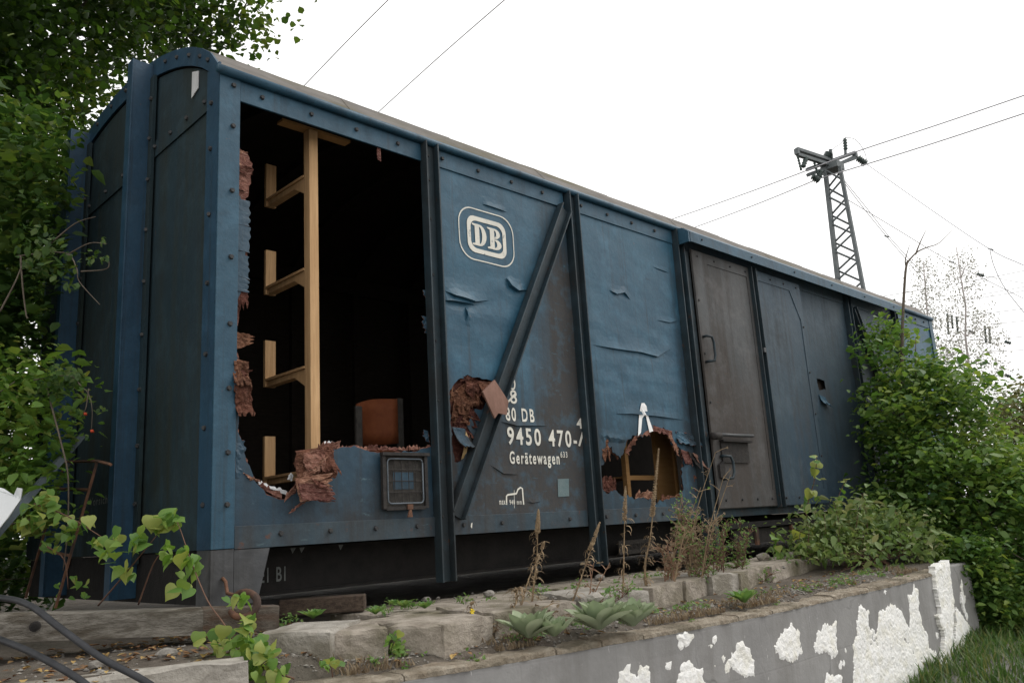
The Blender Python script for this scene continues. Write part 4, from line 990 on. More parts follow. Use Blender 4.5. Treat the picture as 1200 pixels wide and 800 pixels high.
# ================================================================== BLOCKS, TIMBERS AND LOOSE THINGS ON THE TERRACE
def rough_block(name, a, b, dep, hgt, mat, seed, parent=None, ztop=None, rough=.012, chip=.02):
    """worn block: a, b = front top corners, dep = depth towards the wagon"""
    a = Vector(a); b = Vector(b); d = (b-a); L = d.length; d.normalize(); bk = Vector((-d.y, d.x, 0)); 
    if bk.y < 0: bk = -bk
    nx, ny, nz_ = max(4, int(L/.035)), max(4, int(dep/.05)), 5
    bm = bmesh.new(); bmesh.ops.create_cube(bm, size=1)
    bmesh.ops.subdivide_edges(bm, edges=bm.edges[:], cuts=11, use_grid_fill=True)
    rs_ = random.Random(seed)
    for v in bm.verts:
        u, t, h = v.co.x+.5, v.co.y+.5, v.co.z+.5
        e = sum(1 for q in (u, t, h) if q < .02 or q > .98)
        p = a + d*(u*L) + bk*(t*dep) + Vector((0, 0, -hgt+h*hgt))
        k = rough*(.6+.8*(e >= 2)); s_ = Vector((seed*1.7, 0, 0))
        p += Vector((noise.noise(p*9+s_), noise.noise(p*9+s_+Vector((3, 1, 0))), .6*noise.noise(p*9+s_+Vector((7, 2, 5)))))*k
        p += Vector((noise.noise(p*31+s_), noise.noise(p*31-s_), .4*noise.noise(p*31+s_*2)))*rough*.6
        if e >= 2 and h > .9: p.z -= chip*max(0, noise.noise(p*12+s_)+.25)
        if e >= 2: p += (a+d*(L/2)+bk*(dep/2)+Vector((0, 0, -hgt/2))-p).normalized()*.0025
        v.co = p
    me = bpy.data.meshes.new(name); bmesh.ops.recalc_face_normals(bm, faces=bm.faces); bm.to_mesh(me); bm.free(); me.materials.append(M[mat])
    o = link(bpy.data.objects.new(name, me), parent)
    return recenter(o) if parent is None else o
bx_ = [(300, 742), (386, 738), (388, 741), (455, 734), (456, 732), (517, 730), (520, 730), (577, 719), (579, 717), (625, 711), (627, 711), (676, 702), (680, 699), (760, 691), (765, 688), (800, 680), (803, 680), (832, 674), (834, 675), (865, 670), (868, 670), (900, 661), (903, 662), (960, 650)]
blab = ['pale worn concrete block beside the heart-leaved vine, nearest the timber beam', 'mossy concrete block with a small leafy weed growing on its front', 'concrete block with a rounded worn right corner left of the dark gap',
        'green-stained concrete block right of the dark gap in the row', 'short concrete block behind the dry curled stalk', 'concrete block behind the leftmost felted rosette', 'broad concrete block behind the large felted rosette',
        'concrete block just right of the tallest dry flower stalks', 'small concrete block under the rusty dry weeds', 'small square concrete block below the feathery tall weed', 'concrete block with pale rubble lying on top', 'concrete block half hidden by the low leafy shrub']
for i in range(12):
    zt = -.34 if i else -.325
    a_ = onZ(*bx_[2*i], zt); b_ = onZ(*bx_[2*i+1], zt)
    if i < 3: b_ = b_.lerp(a_, .0)
    o = rough_block('concrete_block', a_, b_, .52 if i > 2 else .38, .20, 'conc' if i not in (0, 6, 9) else 'concl', i+1, rough=.0055, chip=.014)
    tag(o, blab[i], 'concrete block', 'concrete blocks along the terrace edge')
# flat slabs behind the blocks reaching under the wagon
for i, (x0, x1, y0, y1) in enumerate(((.75, 1.3, -.42, .2), (1.33, 2.0, -.45, .2), (2.05, 2.8, -.35, .25), (2.84, 3.5, -.33, .2))):
    o = rough_block('paving_slab', (x0, y0, -.352-.004*(i % 2)), (x1, y0+.03, -.352-.004*(i % 2)), y1-y0, .08, 'conc', 40+i, rough=.006, chip=.008)
    tag(o, ['flat concrete slab lying under the second side post', 'flat concrete slab with pale pebbles below the lettered bay', 'flat concrete slab below the dark station plate', 'flat concrete slab beneath the hole in the third bay'][i], 'slab', 'flat slabs beside the wagon')
o = rough_block('concrete_kerb', onZ(-60, 815, -.365), onZ(292, 773, -.365), .13, .30, 'concl', 55, rough=.012)
tag(o, 'pale concrete kerb at the lower left corner behind the black cables', 'kerb')
# long weathered timber in front of the wagon corner
tb = thing('timber_beam', (-.5, -.3, -.30), 'long grey weathered timber beam with a bolt hole lying under the wagon corner', 'beam')
A_ = W(-120, 722, 2.98); B_ = W(238, 712, 3.44); C_ = W(327, 709, 3.56)
def beam(a, b, wd, h, mat, name, seed):
    a = Vector(a); b = Vector(b); d = (b-a).normalized(); bk = Vector((-d.y, d.x, 0)).normalized()
    if bk.y < 0: bk = -bk
    n = 28; vs = []
    for i in range(n+1):
        p = a.lerp(b, i/n)
        for (t, hh) in ((0, -h), (0, -h*.66), (0, -h*.33), (0, -.008), (.06, 0), (.5, .0), (1, -.004), (1, -h)):
            q = p+bk*(t*wd)+Vector((0, 0, hh)); q += Vector((0, noise.noise(Vector((q.x*3+q.y*3, q.z*40, seed)))*.006, noise.noise(Vector((q.x*5, q.y*5+t*9, seed+2)))*.006))
            vs.append(q)
    fs = [(i*8+j, (i+1)*8+j, (i+1)*8+(j+1) % 8, i*8+(j+1) % 8) for i in range(n) for j in range(8)]+[tuple(range(7, -1, -1)), tuple(n*8+j for j in range(8))]
    return MB().add(vs, fs).build(name, mat, tb)
beam(A_, B_, .17, .105, 'timber', 'beam_body', 1); beam(B_+(C_-B_)*.002, C_, .17, .102, 'timber2', 'beam_end', 1)
hc = W(42, 733, 3.165)
MB().tube([hc+Vector((-.012, -.028, 0)), hc+Vector((.012, .03, 0))], .019, 12).build('bolt_washer', 'iron', tb)
MB().tube([hc+Vector((-.015, -.036, 0)), hc+Vector((.012, .03, 0))], .012, 12).build('bolt_hole', 'black', tb)
o = MB().box(0, .42, 0, .10, 0, .08).build('timber_offcut', 'timber_dark'); recenter(o)
o.location = onZ(398, 720, -.345)+Vector((.02, .18, .0)); o.rotation_euler = (0, 0, R(-40)); o.data.materials[0] = M['timber_dark']
b = o.modifiers.new('bevel', 'BEVEL'); b.width = .006; tag(o, 'short dark timber offcut lying on the blocks below the open bay', 'timber')
# black cables at the lower left
g1 = Vector((-.9, -1.75, 0)); g1.z = low_z(g1.x, g1.y)+.02
c1 = smooth([W(-160, 705, 3.3), W(-60, 697, 2.9), W(0, 700, 2.75), W(35, 709, 2.65), W(70, 735, 2.55), (W(120, 771, 2.45)), W(175, 801, 2.38), W(235, 850, 2.30), W(290, 930, 2.22), W(330, 1060, 2.2), W(420, 1180, 2.2)])
o = MB().tube(c1, .0105, 10).build('black_cable', 'cable', smooth=True); recenter(o); tag(o, 'upper thick black cable curving over the timber beam at lower left', 'cable', 'black cables at the lower left')
c2 = smooth([W(-160, 715, 2.9), W(-60, 728, 2.7), W(0, 749, 2.55), W(45, 768, 2.45), W(100, 801, 2.35), W(150, 850, 2.28), W(190, 930, 2.2), W(260, 1060, 2.15), W(360, 1190, 2.15)])
o = MB().tube(c2, .0105, 10).build('black_cable', 'cable', smooth=True); recenter(o); tag(o, 'lower thick black cable cutting the bottom left corner of the picture', 'cable', 'black cables at the lower left')
c3 = smooth([W(95, 752, 2.5), W(100, 762, 2.52), W(106, 772, 2.54)])
# leaning rusty angle frame, white sheet and grey bar on the left
fr = thing('rusty_frame', W(65, 712, 4.05), 'thin rusty angle-iron frame leaning in front of the wagon end', 'frame')
P1_, P2_ = W(65, 712, 4.05), W(114, 540, 4.15); P3_, P4_ = W(76, 541, 4.7), W(30, 700, 4.6); P5_ = W(130, 544, 3.9)
for n_, a_, b_ in (('stile', P1_, P2_), ('stile', P4_, P3_), ('top_bar', P3_, P2_), ('top_bar', P2_, P5_), ('rung', P1_.lerp(P2_, .8), P4_.lerp(P3_, .8)), ('rung', P1_.lerp(P2_, .35), P4_.lerp(P3_, .35))):
    MB().bar(a_, b_, .011, .011, (0, 1, 0)).build(n_, 'rust', fr)
ws = thing('white_sheet', W(-5, 640, 3.6), 'white folded sheet with a grey bar below it at the left picture edge', 'sheet')
v = [W(-40, 560, 3.7), W(4, 572, 3.7), W(16, 580, 3.68), W(20, 571, 3.66), W(26, 572, 3.65), W(24, 585, 3.64), W(10, 606, 3.6), W(-5, 624, 3.56), W(-50, 680, 3.5)]
MB().prism(v, (0, 0, 0), (.006, .012, 0)).build('sheet_panel', 'wpanel', ws)
MB().bar(W(94, 512, 4.3), W(-30, 655, 3.55), .03, .055, (0, 1, 0)).build('grey_bar', 'gboard', ws)

# ================================================================== VEGETATION
def leafmesh(name, c, size, mat, parent=None, up=.45, wid=.36, fold=.12, outward=None, droop=.25, kind=None, seed=0, rnd=None):
    """c: (n,3) leaf base points; every leaf is a folded blade of its own direction"""
    c = np.asarray(c, float); n = len(c); g = np.random.default_rng(seed+100)
    nrm = g.normal(size=(n, 3)); nrm /= np.linalg.norm(nrm, axis=1)[:, None]
    nrm[:, 2] = np.abs(nrm[:, 2]); nrm = nrm*(1-up)+np.array([0, 0, 1])*up
    if outward is not None: nrm = nrm+outward*.6
    nrm /= np.linalg.norm(nrm, axis=1)[:, None]
    ax_ = g.normal(size=(n, 3)); ax_[:, 2] -= droop; ax_ -= nrm*(ax_*nrm).sum(1)[:, None]; ax_ /= np.linalg.norm(ax_, axis=1)[:, None]
    sd_ = np.cross(nrm, ax_)
    sz = np.asarray(size)*g.uniform(.6, 1.25, n); sz = sz[:, None]
    wv = wid*g.uniform(.75, 1.2, n)[:, None]; fv = fold*g.uniform(.2, 1.6, n)[:, None]; dv = g.uniform(.02, .28, n)[:, None]
    def pt(t_, w_): return c+ax_*sz*t_+sd_*sz*wv*w_+nrm*sz*(fv*abs(w_)-dv*t_*t_)
    V = np.stack([c, pt(.26, -.85), pt(.58, -.8), pt(1., 0.), pt(.58, .8), pt(.26, .85)], 1).reshape(-1, 3)
    o0 = origin(parent) if parent is not None else Vector((0, 0, 0)); V = V-np.array(o0)
    me = bpy.data.meshes.new(name); me.vertices.add(6*n); me.vertices.foreach_set('co', V.ravel().astype(np.float32))
    idx = np.arange(n)[:, None]*6; F = np.concatenate([idx+np.array([[0, 3, 2, 1]]), idx+np.array([[0, 5, 4, 3]])], 1).reshape(-1)
    me.loops.add(8*n); me.loops.foreach_set('vertex_index', F.astype(np.int32)); me.polygons.add(2*n)
    me.polygons.foreach_set('loop_start', (np.arange(2*n)*4).astype(np.int32))
    try: me.polygons.foreach_set('loop_total', np.full(2*n, 4, np.int32))
    except Exception: pass
    rv = g.random(n) if rnd is None else np.clip(rnd+g.normal(size=n)*.13, 0, 1)
    at_ = me.attributes.new('rnd', 'FLOAT', 'POINT'); at_.data.foreach_set('value', np.repeat(rv, 6).astype(np.float32))
    me.materials.append(M[mat]); me.update(); me.validate()
    return link(bpy.data.objects.new(name, me), parent)
def polydist(p, poly):
    d = 1e9
    for i in range(len(poly)):
        ax_, ay = poly[i-1]; bx2, by = poly[i]; L2 = (bx2-ax_)**2+(by-ay)**2
        t = min(1, max(0, ((p[0]-ax_)*(bx2-ax_)+(p[1]-ay)*(by-ay))/L2)); d = min(d, math.hypot(p[0]-ax_-(bx2-ax_)*t, p[1]-ay-(by-ay)*t))
    return d
def in_wagon(p, m_=.03): return -.14-m_ < p[0] < LEN+m_ and -.07-m_ < p[1] < WID+m_ and -.3 < p[2] < roofz(min(max(p[1], 0), WID))+.03
def volume(poly, dmid, half, n, rj=None, soft=60, seed=0):
    """points filling a rounded body whose outline from the camera is poly; dmid may be a function of the pixel"""
    r_ = random.Random(seed); xs = [p[0] for p in poly]; ys_ = [p[1] for p in poly]; out = []
    tries = 0
    while len(out) < n and tries < n*60:
        tries += 1
        p = (r_.uniform(min(xs), max(xs)), r_.uniform(min(ys_), max(ys_)))
        if not inpoly(p, poly): continue
        h = half*min(1, polydist(p, poly)/soft)**.5
        d = (dmid(p[0], p[1]) if callable(dmid) else dmid)+r_.uniform(-h, h)
        q = W(p[0], p[1], d)
        if in_wagon(q) or (rj and rj(q)): continue
        out.append(q)
    return out
def limbs(mb, base, top, centers, r0, seed, n=5, rt=.3, main=7, rlim=.35):
    """tapering trunk, a few main limbs, and twigs that leave the nearest limb"""
    r_ = random.Random(seed); base = Vector(base); top = Vector(top); k = 9; H_ = (top-base).length
    tr = [base.lerp(top, i/k)+Vector((nz(i*.5, seed, 0), nz(i*.5, seed, 5), 0))*(.10*H_/4) for i in range(k+1)]
    mb.tube(tr, [r0*(1-(1-rt)*i/k) for i in range(k+1)], 8)
    cs = [Vector(c) for c in centers]
    if not cs: return
    nodes = [(p, r0*(1-(1-rt)*i/k)) for i, p in enumerate(tr) if i > 2]
    lim = [r_.choice(cs)]
    while len(lim) < min(main, len(cs)):
        lim.append(max(r_.sample(cs, min(25, len(cs))), key=lambda c: min((c-q).length for q in lim)))
    rest = [c for c in cs if c not in lim]
    rest.sort(key=lambda c: min((c-p).length for p in tr))
    for idx, c in enumerate(lim+rest):
        if idx < len(lim):
            s, rs_ = min(nodes[:7], key=lambda q: abs((c.z-q[0].z)-.45*math.hypot(c.x-q[0].x, c.y-q[0].y)))
        else: s, rs_ = min(nodes, key=lambda q: (c-q[0]).length + (.25*H_ if q[0].z > c.z else 0)*.3)
        L = (c-s).length; mid = s.lerp(c, .5)+Vector((r_.uniform(-1, 1), r_.uniform(-1, 1), r_.uniform(-.1, .6)))*L*.14
        q = smooth([s, mid, c], 4); rr0 = min(rs_*.75, r0*(.42 if idx < len(lim) else .2), .010*L+.004); m_ = len(q)-1
        mb.tube(q, [rr0*(1-.7*j/m_) for j in range(m_+1)], n, cap=False)
        nodes += [(q[j], rr0*(1-.7*j/m_)) for j in range(2, m_+1, 2)]
def spread(centers, per, sig, seed=0, rj=True, zs=.7):
    g = np.random.default_rng(seed); C = np.array([list(c) for c in centers])
    P = np.repeat(C, per, 0)+g.normal(size=(len(C)*per, 3))*np.array([sig, sig, sig*zs])
    tone = np.repeat(g.random(len(C)), per)
    if rj:
        ok = np.array([not in_wagon(p) for p in P]); P = P[ok]; tone = tone[ok]
    ok = P[:, 2] > np.where(P[:, 1] > -.9, -.36, -1.5); return P[ok], tone[ok]

# --- trees on the left, behind and above the wagon
def ltree(name, base, top, poly, dmid, half, ncl, per, sig, ls, label, r0, seed, mat='maple', extra=()):
    cs = volume(poly, dmid, half, ncl, seed=seed, soft=120)+[Vector(e) for e in extra]
    t = thing(name, base, label, 'tree', 'trees behind the wagon end')
    mb = MB(); limbs(mb, base, top, cs, r0, seed); mb.build('trunk', 'bark', t, smooth=True)
    P, tone = spread(cs, per, sig, seed)
    leafmesh('crown', P, ls, mat, t, up=.35, wid=.45, seed=seed, rnd=tone*.8+.1)
    return t
ltree('maple_tree', (-.6, 5.6, -.45), (.2, 5.6, 5.2), [(-220, -260), (60, -260), (240, -200), (215, -20), (180, 30), (145, 75), (112, 115), (88, 150), (60, 330), (-60, 380), (-240, 300)], 8.3, 1.9, 360, 170, .23, .074,
      'large dark green broadleaf tree filling the upper left corner behind the wagon', .12, 1)
ltree('maple_tree', (2.2, 7.0, -.45), (2.4, 6.9, 5.8), [(150, -240), (380, -260), (310, -40), (296, 0), (280, 26), (284, 55), (268, 68), (240, 56), (215, 45), (165, 60), (140, 20)], 9.6, 1.0, 70, 100, .27, .085,
      'lighter thin-crowned broadleaf tree above the rounded wagon roof, sky showing through', .10, 2)
ltree('maple_tree', (-3.8, 3.6, -.45), (-3.6, 3.8, 4.2), [(-1500, -500), (-260, -500), (-150, -100), (-130, 400), (-300, 620), (-1500, 620)], 5.6, 1.6, 330, 120, .34, .12,
      'broadleaf tree standing just beyond the left picture edge', .11, 3)
# branch with leaves reaching over the roof's end
# --- thicket hugging the wagon end at the left
def shrub(name, base, poly, dmid, half, ncl, per, sig, ls, label, cat, mat, seed, stem='twig', up=.45, wid=.36, group=None, soft=70, rj=None, r0=.03, nst=1, droop=.25):
    cs = volume(poly, dmid, half, ncl, seed=seed, soft=soft, rj=rj)
    t = thing(name, base, label, cat, group)
    mb = MB(); base = Vector(base)
    for k in range(nst):
        sub = cs[k::nst]
        if not sub: continue
        c = sum((Vector(q) for q in sub), Vector())/len(sub); b0 = base+Vector((random.uniform(-.15, .15), random.uniform(-.1, .1), 0))*(nst > 1)
        limbs(mb, b0, b0.lerp(c, .8), sub, r0, seed+k, n=4)
    mb.build('stems', stem, t, smooth=True)
    P, tone = spread(cs, per, sig, seed)
    if rj: P = P[[not rj(Vector(p)) for p in P]]; tone = tone[:len(P)]
    g2 = np.random.default_rng(seed+5); lsz = ls*np.where(g2.random(len(P)) < .25, 1.45, g2.uniform(.6, 1.05, len(P)))
    leafmesh('foliage', P, lsz, mat, t, up=up, wid=wid, seed=seed, rnd=tone*.75+.12, droop=droop)
    return t
shrub('elder_shrub', (-.9, 3.2, -.4), [(-120, 110), (40, 120), (66, 170), (70, 240), (84, 300), (62, 350), (70, 420), (60, 470), (20, 500), (-120, 520)], lambda x, y: 5.6-.004*x, .9, 150, 100, .16, .064,
      'dense leafy shrub at the left, its twigs reaching across the wagon end', 'shrub', 'thicket', 11, group='shrubs by the wagon end')
shrub('elder_shrub', (-1.6, 1.0, -.38), [(-140, 430), (10, 415), (70, 425), (90, 450), (70, 500), (65, 540), (75, 590), (50, 620), (0, 600), (-140, 640)], 4.2, .45, 80, 46, .09, .055,
      'bright green shrub with drooping sprays above the white sheet', 'shrub', 'vine', 12, group='shrubs by the wagon end')
shrub('elder_shrub', (-.5, 2.6, -.4), [(-160, 470), (40, 470), (66, 560), (72, 690), (60, 712), (-160, 712)], 5.8, .7, 130, 60, .15, .075,
      'dark undergrowth low behind the rusty frame', 'shrub', 'thicket', 13, group='shrubs by the wagon end')

shrub('hedge', (-.2, 8.6, -.45), [(-320, 200), (60, 200), (84, 330), (80, 540), (74, 716), (-320, 716)], 11.5, .9, 170, 70, .32, .17,
      'dark leafy hedge deep behind the left shrubs', 'hedge', 'thicket', 14, r0=.05)
# --- single leaves for vines and sprays: a shared curved heart-shaped blade
def leafproto(name, mat, wd=.42, n=5, heart=True, fold=.055, bend=.18, rv=.5):
    vs = []; prof = [(0, .02), (.06, .62), (.16, .90), (.30, 1.0), (.45, .92), (.60, .70), (.75, .42), (.88, .18), (1.0, .0)] if heart else [(0, .03), (.12, .35), (.28, .72), (.45, .95), (.60, .95), (.75, .72), (.88, .40), (1., 0.)]
    for t, k in prof:
        z = -bend*t*t
        vs += [(-wd*k, t-(.09 if heart and 0 < t < .2 else 0), z+fold*k+.02*math.sin(t*9)), (0, t, z), (wd*k, t-(.09 if heart and 0 < t < .2 else 0), z+fold*k+.02*math.sin(t*8+1))]
    fs = []
    for i in range(len(prof)-1): fs += [(i*3, i*3+1, i*3+4, i*3+3), (i*3+1, i*3+2, i*3+5, i*3+4)]
    me = bpy.data.meshes.new(name); me.from_pydata(vs, [], fs); me.materials.append(M[mat])
    at_ = me.attributes.new('rnd', 'FLOAT', 'POINT'); at_.data.foreach_set('value', [rv]*len(vs)); me.polygons.foreach_set('use_smooth', [True]*len(fs)); me.update(); return me
VL = [leafproto('leaf', 'vine', rv=q, wd=.38+.06*k, bend=.12+.12*k) for k, q in enumerate((.15, .38, .55, .72, .95))]
VD = [leafproto('leaf', 'dogw', rv=q, heart=False, wd=.28, bend=.25) for q in (.2, .5, .8)]
WL = [leafproto('leaf', 'weed', rv=q, heart=False, wd=.26) for q in (.1, .5, .9)]
ML = [leafproto('leaf', 'mull', rv=q, heart=False, wd=.25, bend=-.10+.2*q, fold=.09) for q in (.1, .4, .7, .95)]
TL = [leafproto('leaf', 'thicket', rv=q, heart=False, wd=.34, bend=.2) for q in (.3, .6, .85)]
def putleaf(parent, p, d, size, protos, r_, nup=None):
    d = Vector(d).normalized(); z = Vector(nup) if nup is not None else Vector((r_.uniform(-.5, .5), r_.uniform(-.9, .0), 1))
    x_ = d.cross(z); x_ = x_.normalized() if x_.length > .01 else Vector((1, 0, 0)); z = x_.cross(d)
    o = bpy.data.objects.new('leaf', r_.choice(protos)); link(o, parent)
    mt = Matrix((x_, d, z)).transposed().to_4x4(); o.rotation_mode = 'QUATERNION'; o.rotation_quaternion = mt.to_quaternion()
    o.location = Vector(p)-origin(parent); o.scale = (size,)*3; return o
def vine(name, stems, leaves, label, cat, protos, size, seed, stemmat='redtwig', rad=.004, group=None):
    """stems: list of pixel polylines (px,py,d); leaves: list of (px,py,d,scale) or int = number strung along each stem"""
    S_ = [[W(*p) for p in s] for s in stems]
    t = thing(name, S_[0][0], label, cat, group); r_ = random.Random(seed)
    for s in S_:
        q = smooth(s, 5); MB().tube(q, [rad*(1-.6*i/(len(q)-1)) for i in range(len(q))], 5).build('stem', stemmat, t, smooth=True)
    if isinstance(leaves, int):
        for s in S_:
            q = smooth(s, 8)
            for k in range(leaves):
                i = r_.uniform(.1, 1)*(len(q)-1); p = q[int(i)]; d = Vector((r_.uniform(-1, 1), r_.uniform(-.8, .5), r_.uniform(-.7, .5)))
                putleaf(t, p+d*size*.15, d, size*r_.uniform(.6, 1.2), protos, r_)
    else:
        for (px, py, d_, sc) in leaves:
            p = W(px, py, d_); dv = RT*r_.uniform(-1, 1)+UP*r_.uniform(-.9, .25)+FW*r_.uniform(-.6, .3)
            putleaf(t, p-dv.normalized()*size*sc*.5, dv, size*sc, protos, r_)
    return t
g_ = random.Random(5)
def spot(regs, seed):
    r_ = random.Random(seed); o = []
    for (x, y, rx, ry, d, k, sc) in regs:
        for _ in range(int(k*2.4+.5)): a_ = r_.uniform(0, 6.283); q = r_.random()**.5; o.append((x+rx*q*math.cos(a_), y+ry*q*math.sin(a_), d+r_.uniform(-.08, .08), sc*r_.uniform(.7, 1.15)))
    return o
vine('climbing_vine', [[(345, 795, 3.0), (290, 772, 3.02), (262, 730, 3.10), (243, 703, 3.2), (225, 660, 3.3), (213, 625, 3.35), (207, 610, 3.38)]],
     spot([(250, 748, 28, 10, 3.02, 7, 1.), (268, 765, 16, 12, 3.0, 8, .8), (290, 745, 14, 14, 3.0, 7, .85), (300, 768, 24, 22, 2.95, 20, .8), (310, 788, 32, 12, 2.9, 16, .8), (283, 705, 12, 8, 3.05, 3, 1.), (292, 730, 8, 8, 3.05, 3, .9), (268, 705, 4, 6, 3.1, 1, 1.1)], 1),
     'bright heart-leaved vine climbing from the kerb past the rusty hook', 'vine', VL, .052, 1)
vine('climbing_vine', [[(115, 709, 3.5), (150, 668, 3.45), (186, 624, 3.4)], [(162, 708, 3.45), (180, 660, 3.42), (196, 640, 3.4)]],
     spot([(195, 612, 18, 14, 3.4, 10, 1.15), (150, 632, 22, 14, 3.4, 8, 1.2), (125, 648, 12, 12, 3.42, 4, 1.1), (205, 650, 18, 14, 3.35, 7, 1.1), (222, 668, 12, 12, 3.35, 5, 1.0), (145, 672, 14, 8, 3.45, 3, 1.1), (210, 690, 12, 10, 3.3, 3, 1.15), (226, 660, 8, 8, 3.3, 3, .9)], 2),
     'large-leaved green vine sprawling before the dark foot of the wagon end', 'vine', VL, .052, 2)
vine('climbing_vine', [[(40, 590, 3.6), (80, 605, 3.58), (130, 636, 3.55)], [(55, 640, 3.6), (75, 655, 3.6), (80, 690, 3.62)]],
     spot([(45, 605, 22, 16, 3.55, 10, 1.0), (30, 618, 12, 8, 3.55, 4, 1.), (82, 622, 14, 16, 3.58, 7, .9), (100, 612, 8, 6, 3.56, 2, 1.0), (112, 634, 10, 6, 3.55, 3, .9), (60, 640, 12, 8, 3.6, 3, .9), (85, 690, 22, 14, 3.7, 6, .7), (55, 585, 16, 10, 3.6, 6, .9)], 3),
     'yellowish vine leaves in front of the rusty frame', 'vine', VL, .050, 3)
# hanging sprays crossing the wagon end
vine('rose_spray', [[(20, 300, 4.2), (75, 296, 4.1), (90, 315, 4.05), (93, 330, 4.05), (117, 357, 4.0)], [(80, 298, 4.1), (105, 285, 4.05), (125, 286, 4.0)], [(95, 318, 4.05), (125, 315, 4.0), (127, 303, 4.0)], [(60, 285, 4.1), (88, 262, 4.05), (112, 254, 4.0)]],
     spot([(120, 282, 5, 5, 4., 3, .6), (122, 303, 5, 6, 4., 4, .55), (104, 300, 14, 10, 4.03, 8, .6), (75, 320, 16, 14, 4.08, 12, .8), (60, 300, 22, 22, 4.12, 22, .9), (40, 290, 24, 30, 4.15, 26, .9), (85, 335, 8, 6, 4.06, 5, .8)], 4),
     'thin rose twigs with small leaves reaching across the dark wagon end', 'rose spray', TL, .055, 4, 'twig', .004)
rh = vine('rose_spray', [[(40, 445, 4.0), (80, 440, 3.95), (95, 452, 3.9), (104, 462, 3.9), (108, 480, 3.88), (107, 505, 3.88)], [(104, 455, 3.9), (100, 480, 3.9), (92, 486, 3.92)]],
     spot([(75, 440, 22, 14, 3.95, 22, .8), (95, 447, 8, 8, 3.9, 4, .7), (118, 480, 7, 6, 3.88, 6, .5), (92, 485, 9, 6, 3.9, 6, .6), (60, 455, 26, 16, 3.98, 24, .85), (102, 513, 4, 5, 3.88, 2, .4)], 5),
     'drooping rose spray carrying red hips left of the end post', 'rose spray', TL, .055, 5, 'twig', .003)
for (x, y) in ((100, 485), (108, 505)): MB().tube([W(x-1.5, y-1, 3.88), W(x, y, 3.87), W(x+2, y+1, 3.88)], [.004, .009, .003], 7).build('rose_hip', 'hip', rh, smooth=True)
# bare twigs in the thicket
for k, (pl, lb) in enumerate((([(55, 455, 4.0), (72, 520, 3.9), (80, 560, 3.9), (79, 625, 3.95), (74, 668, 4.0)], 'long bare grey twig hanging before the rusty frame'), ([(24, 300, 4.1), (27, 340, 4.1), (31, 370, 4.1), (33, 372, 4.1)], 'short bare twig among the left shrub leaves'), ([(0, 365, 4.), (18, 330, 4.), (25, 312, 4.)], 'pale bare twig at the left picture edge'))):
    q = smooth([W(*p) for p in pl], 5); o = MB().tube(q, [.005*(1-.5*i/(len(q)-1)) for i in range(len(q))], 5).build('bare_twig', 'twig', smooth=True); recenter(o); tag(o, lb, 'twig', 'bare twigs at the wagon end')

# --- big bush swallowing the far end of the wagon
big = [(1004, 480), (1012, 440), (1004, 410), (1022, 400), (1034, 376), (1046, 392), (1062, 412), (1078, 430), (1098, 422), (1118, 440), (1146, 452), (1152, 474), (1166, 488), (1172, 510), (1184, 520), (1206, 540), (1260, 580), (1260, 770), (1190, 770), (1160, 740), (1150, 720), (1128, 690), (1100, 664), (1070, 655), (1030, 640), (1000, 610), (1012, 560), (1008, 520)]
def bigd(x, y): return 8.9-.0042*(x-1000)-.0022*(y-400)
shrub('leafy_bush', (7.6, -.7, -.45), big, bigd, .9, 310, 95, .15, .066, 'big green bush swallowing the far end of the wagon and hanging over the wall', 'bush', 'bush', 21, soft=60, r0=.03, nst=6, droop=.5,
      rj=lambda q: (q.y > -.08 and q.x < 9.9))
low = [(903, 678), (912, 662), (930, 655), (934, 630), (944, 634), (950, 606), (962, 622), (975, 592), (990, 612), (1006, 584), (1020, 606), (1045, 590), (1062, 610), (1085, 605), (1096, 646), (1080, 662), (1040, 668), (1020, 684), (985, 690), (950, 696), (920, 692)]
shrub('low_shrub', (5.2, -.75, -.45), low, lambda x, y: 6.55+.0035*(x-980)-.004*(y-640), .5, 130, 44, .105, .058, 'low olive-green shrub with reddish stems on the terrace by the wall end', 'shrub', 'dogw', 22, stem='redtwig', soft=30, r0=.010, nst=14, group='low plants on the terrace', wid=.27, up=.3, droop=.7)
shrub('trailing_creeper', (5.9, -1.05, -.45), [(1104, 650), (1128, 636), (1160, 640), (1180, 700), (1176, 760), (1158, 745), (1146, 712), (1130, 684), (1114, 668)], 6.75, .22, 90, 50, .075, .058, 'green creeper hanging down over the broken wall end', 'creeper', 'bush', 25, soft=25, r0=.008, nst=4, droop=.9)
# leafy shoots standing against the door
for k, (pl, nl, lb) in enumerate((([(948, 640, 6.6), (945, 600, 6.6), (955, 560, 6.6), (957, 535, 6.6)], 16, 'leafy upright shoot standing before the grey sliding door'), ([(975, 630, 6.7), (978, 600, 6.7), (985, 575, 6.7), (992, 562, 6.7)], 14, 'shorter leafy shoot right of the door before the big bush'), ([(940, 660, 6.3), (936, 640, 6.3), (938, 622, 6.3)], 12, 'small leafy shoot at the left edge of the low shrub'), ([(915, 655, 6.3), (912, 640, 6.3), (908, 628, 6.3)], 7, 'tiny seedling on the rubble-topped block'))):
    vine('leafy_shoot', [pl], nl, lb, 'plant', VL, .075, 30+k, 'redtwig', .005, 'leafy shoots before the door')
sh_r = random.Random(77)
for k in range(7):
    x0 = 942+k*19+sh_r.uniform(-5, 5); d0 = 6.35+.0035*(x0-980); h_ = sh_r.uniform(30, 58)
    vine('leafy_shoot', [[(x0, 655, d0), (x0+3, 640-h_*.5, d0), (x0+sh_r.uniform(-6, 10), 635-h_, d0)]], 15, ['first', 'second', 'third', 'fourth', 'fifth', 'sixth', 'seventh'][k]+' from the left of the shoots rising out of the low olive shrub', 'plant', VD, .062, 90+k, 'redtwig', .004, 'shoots in the low shrub')
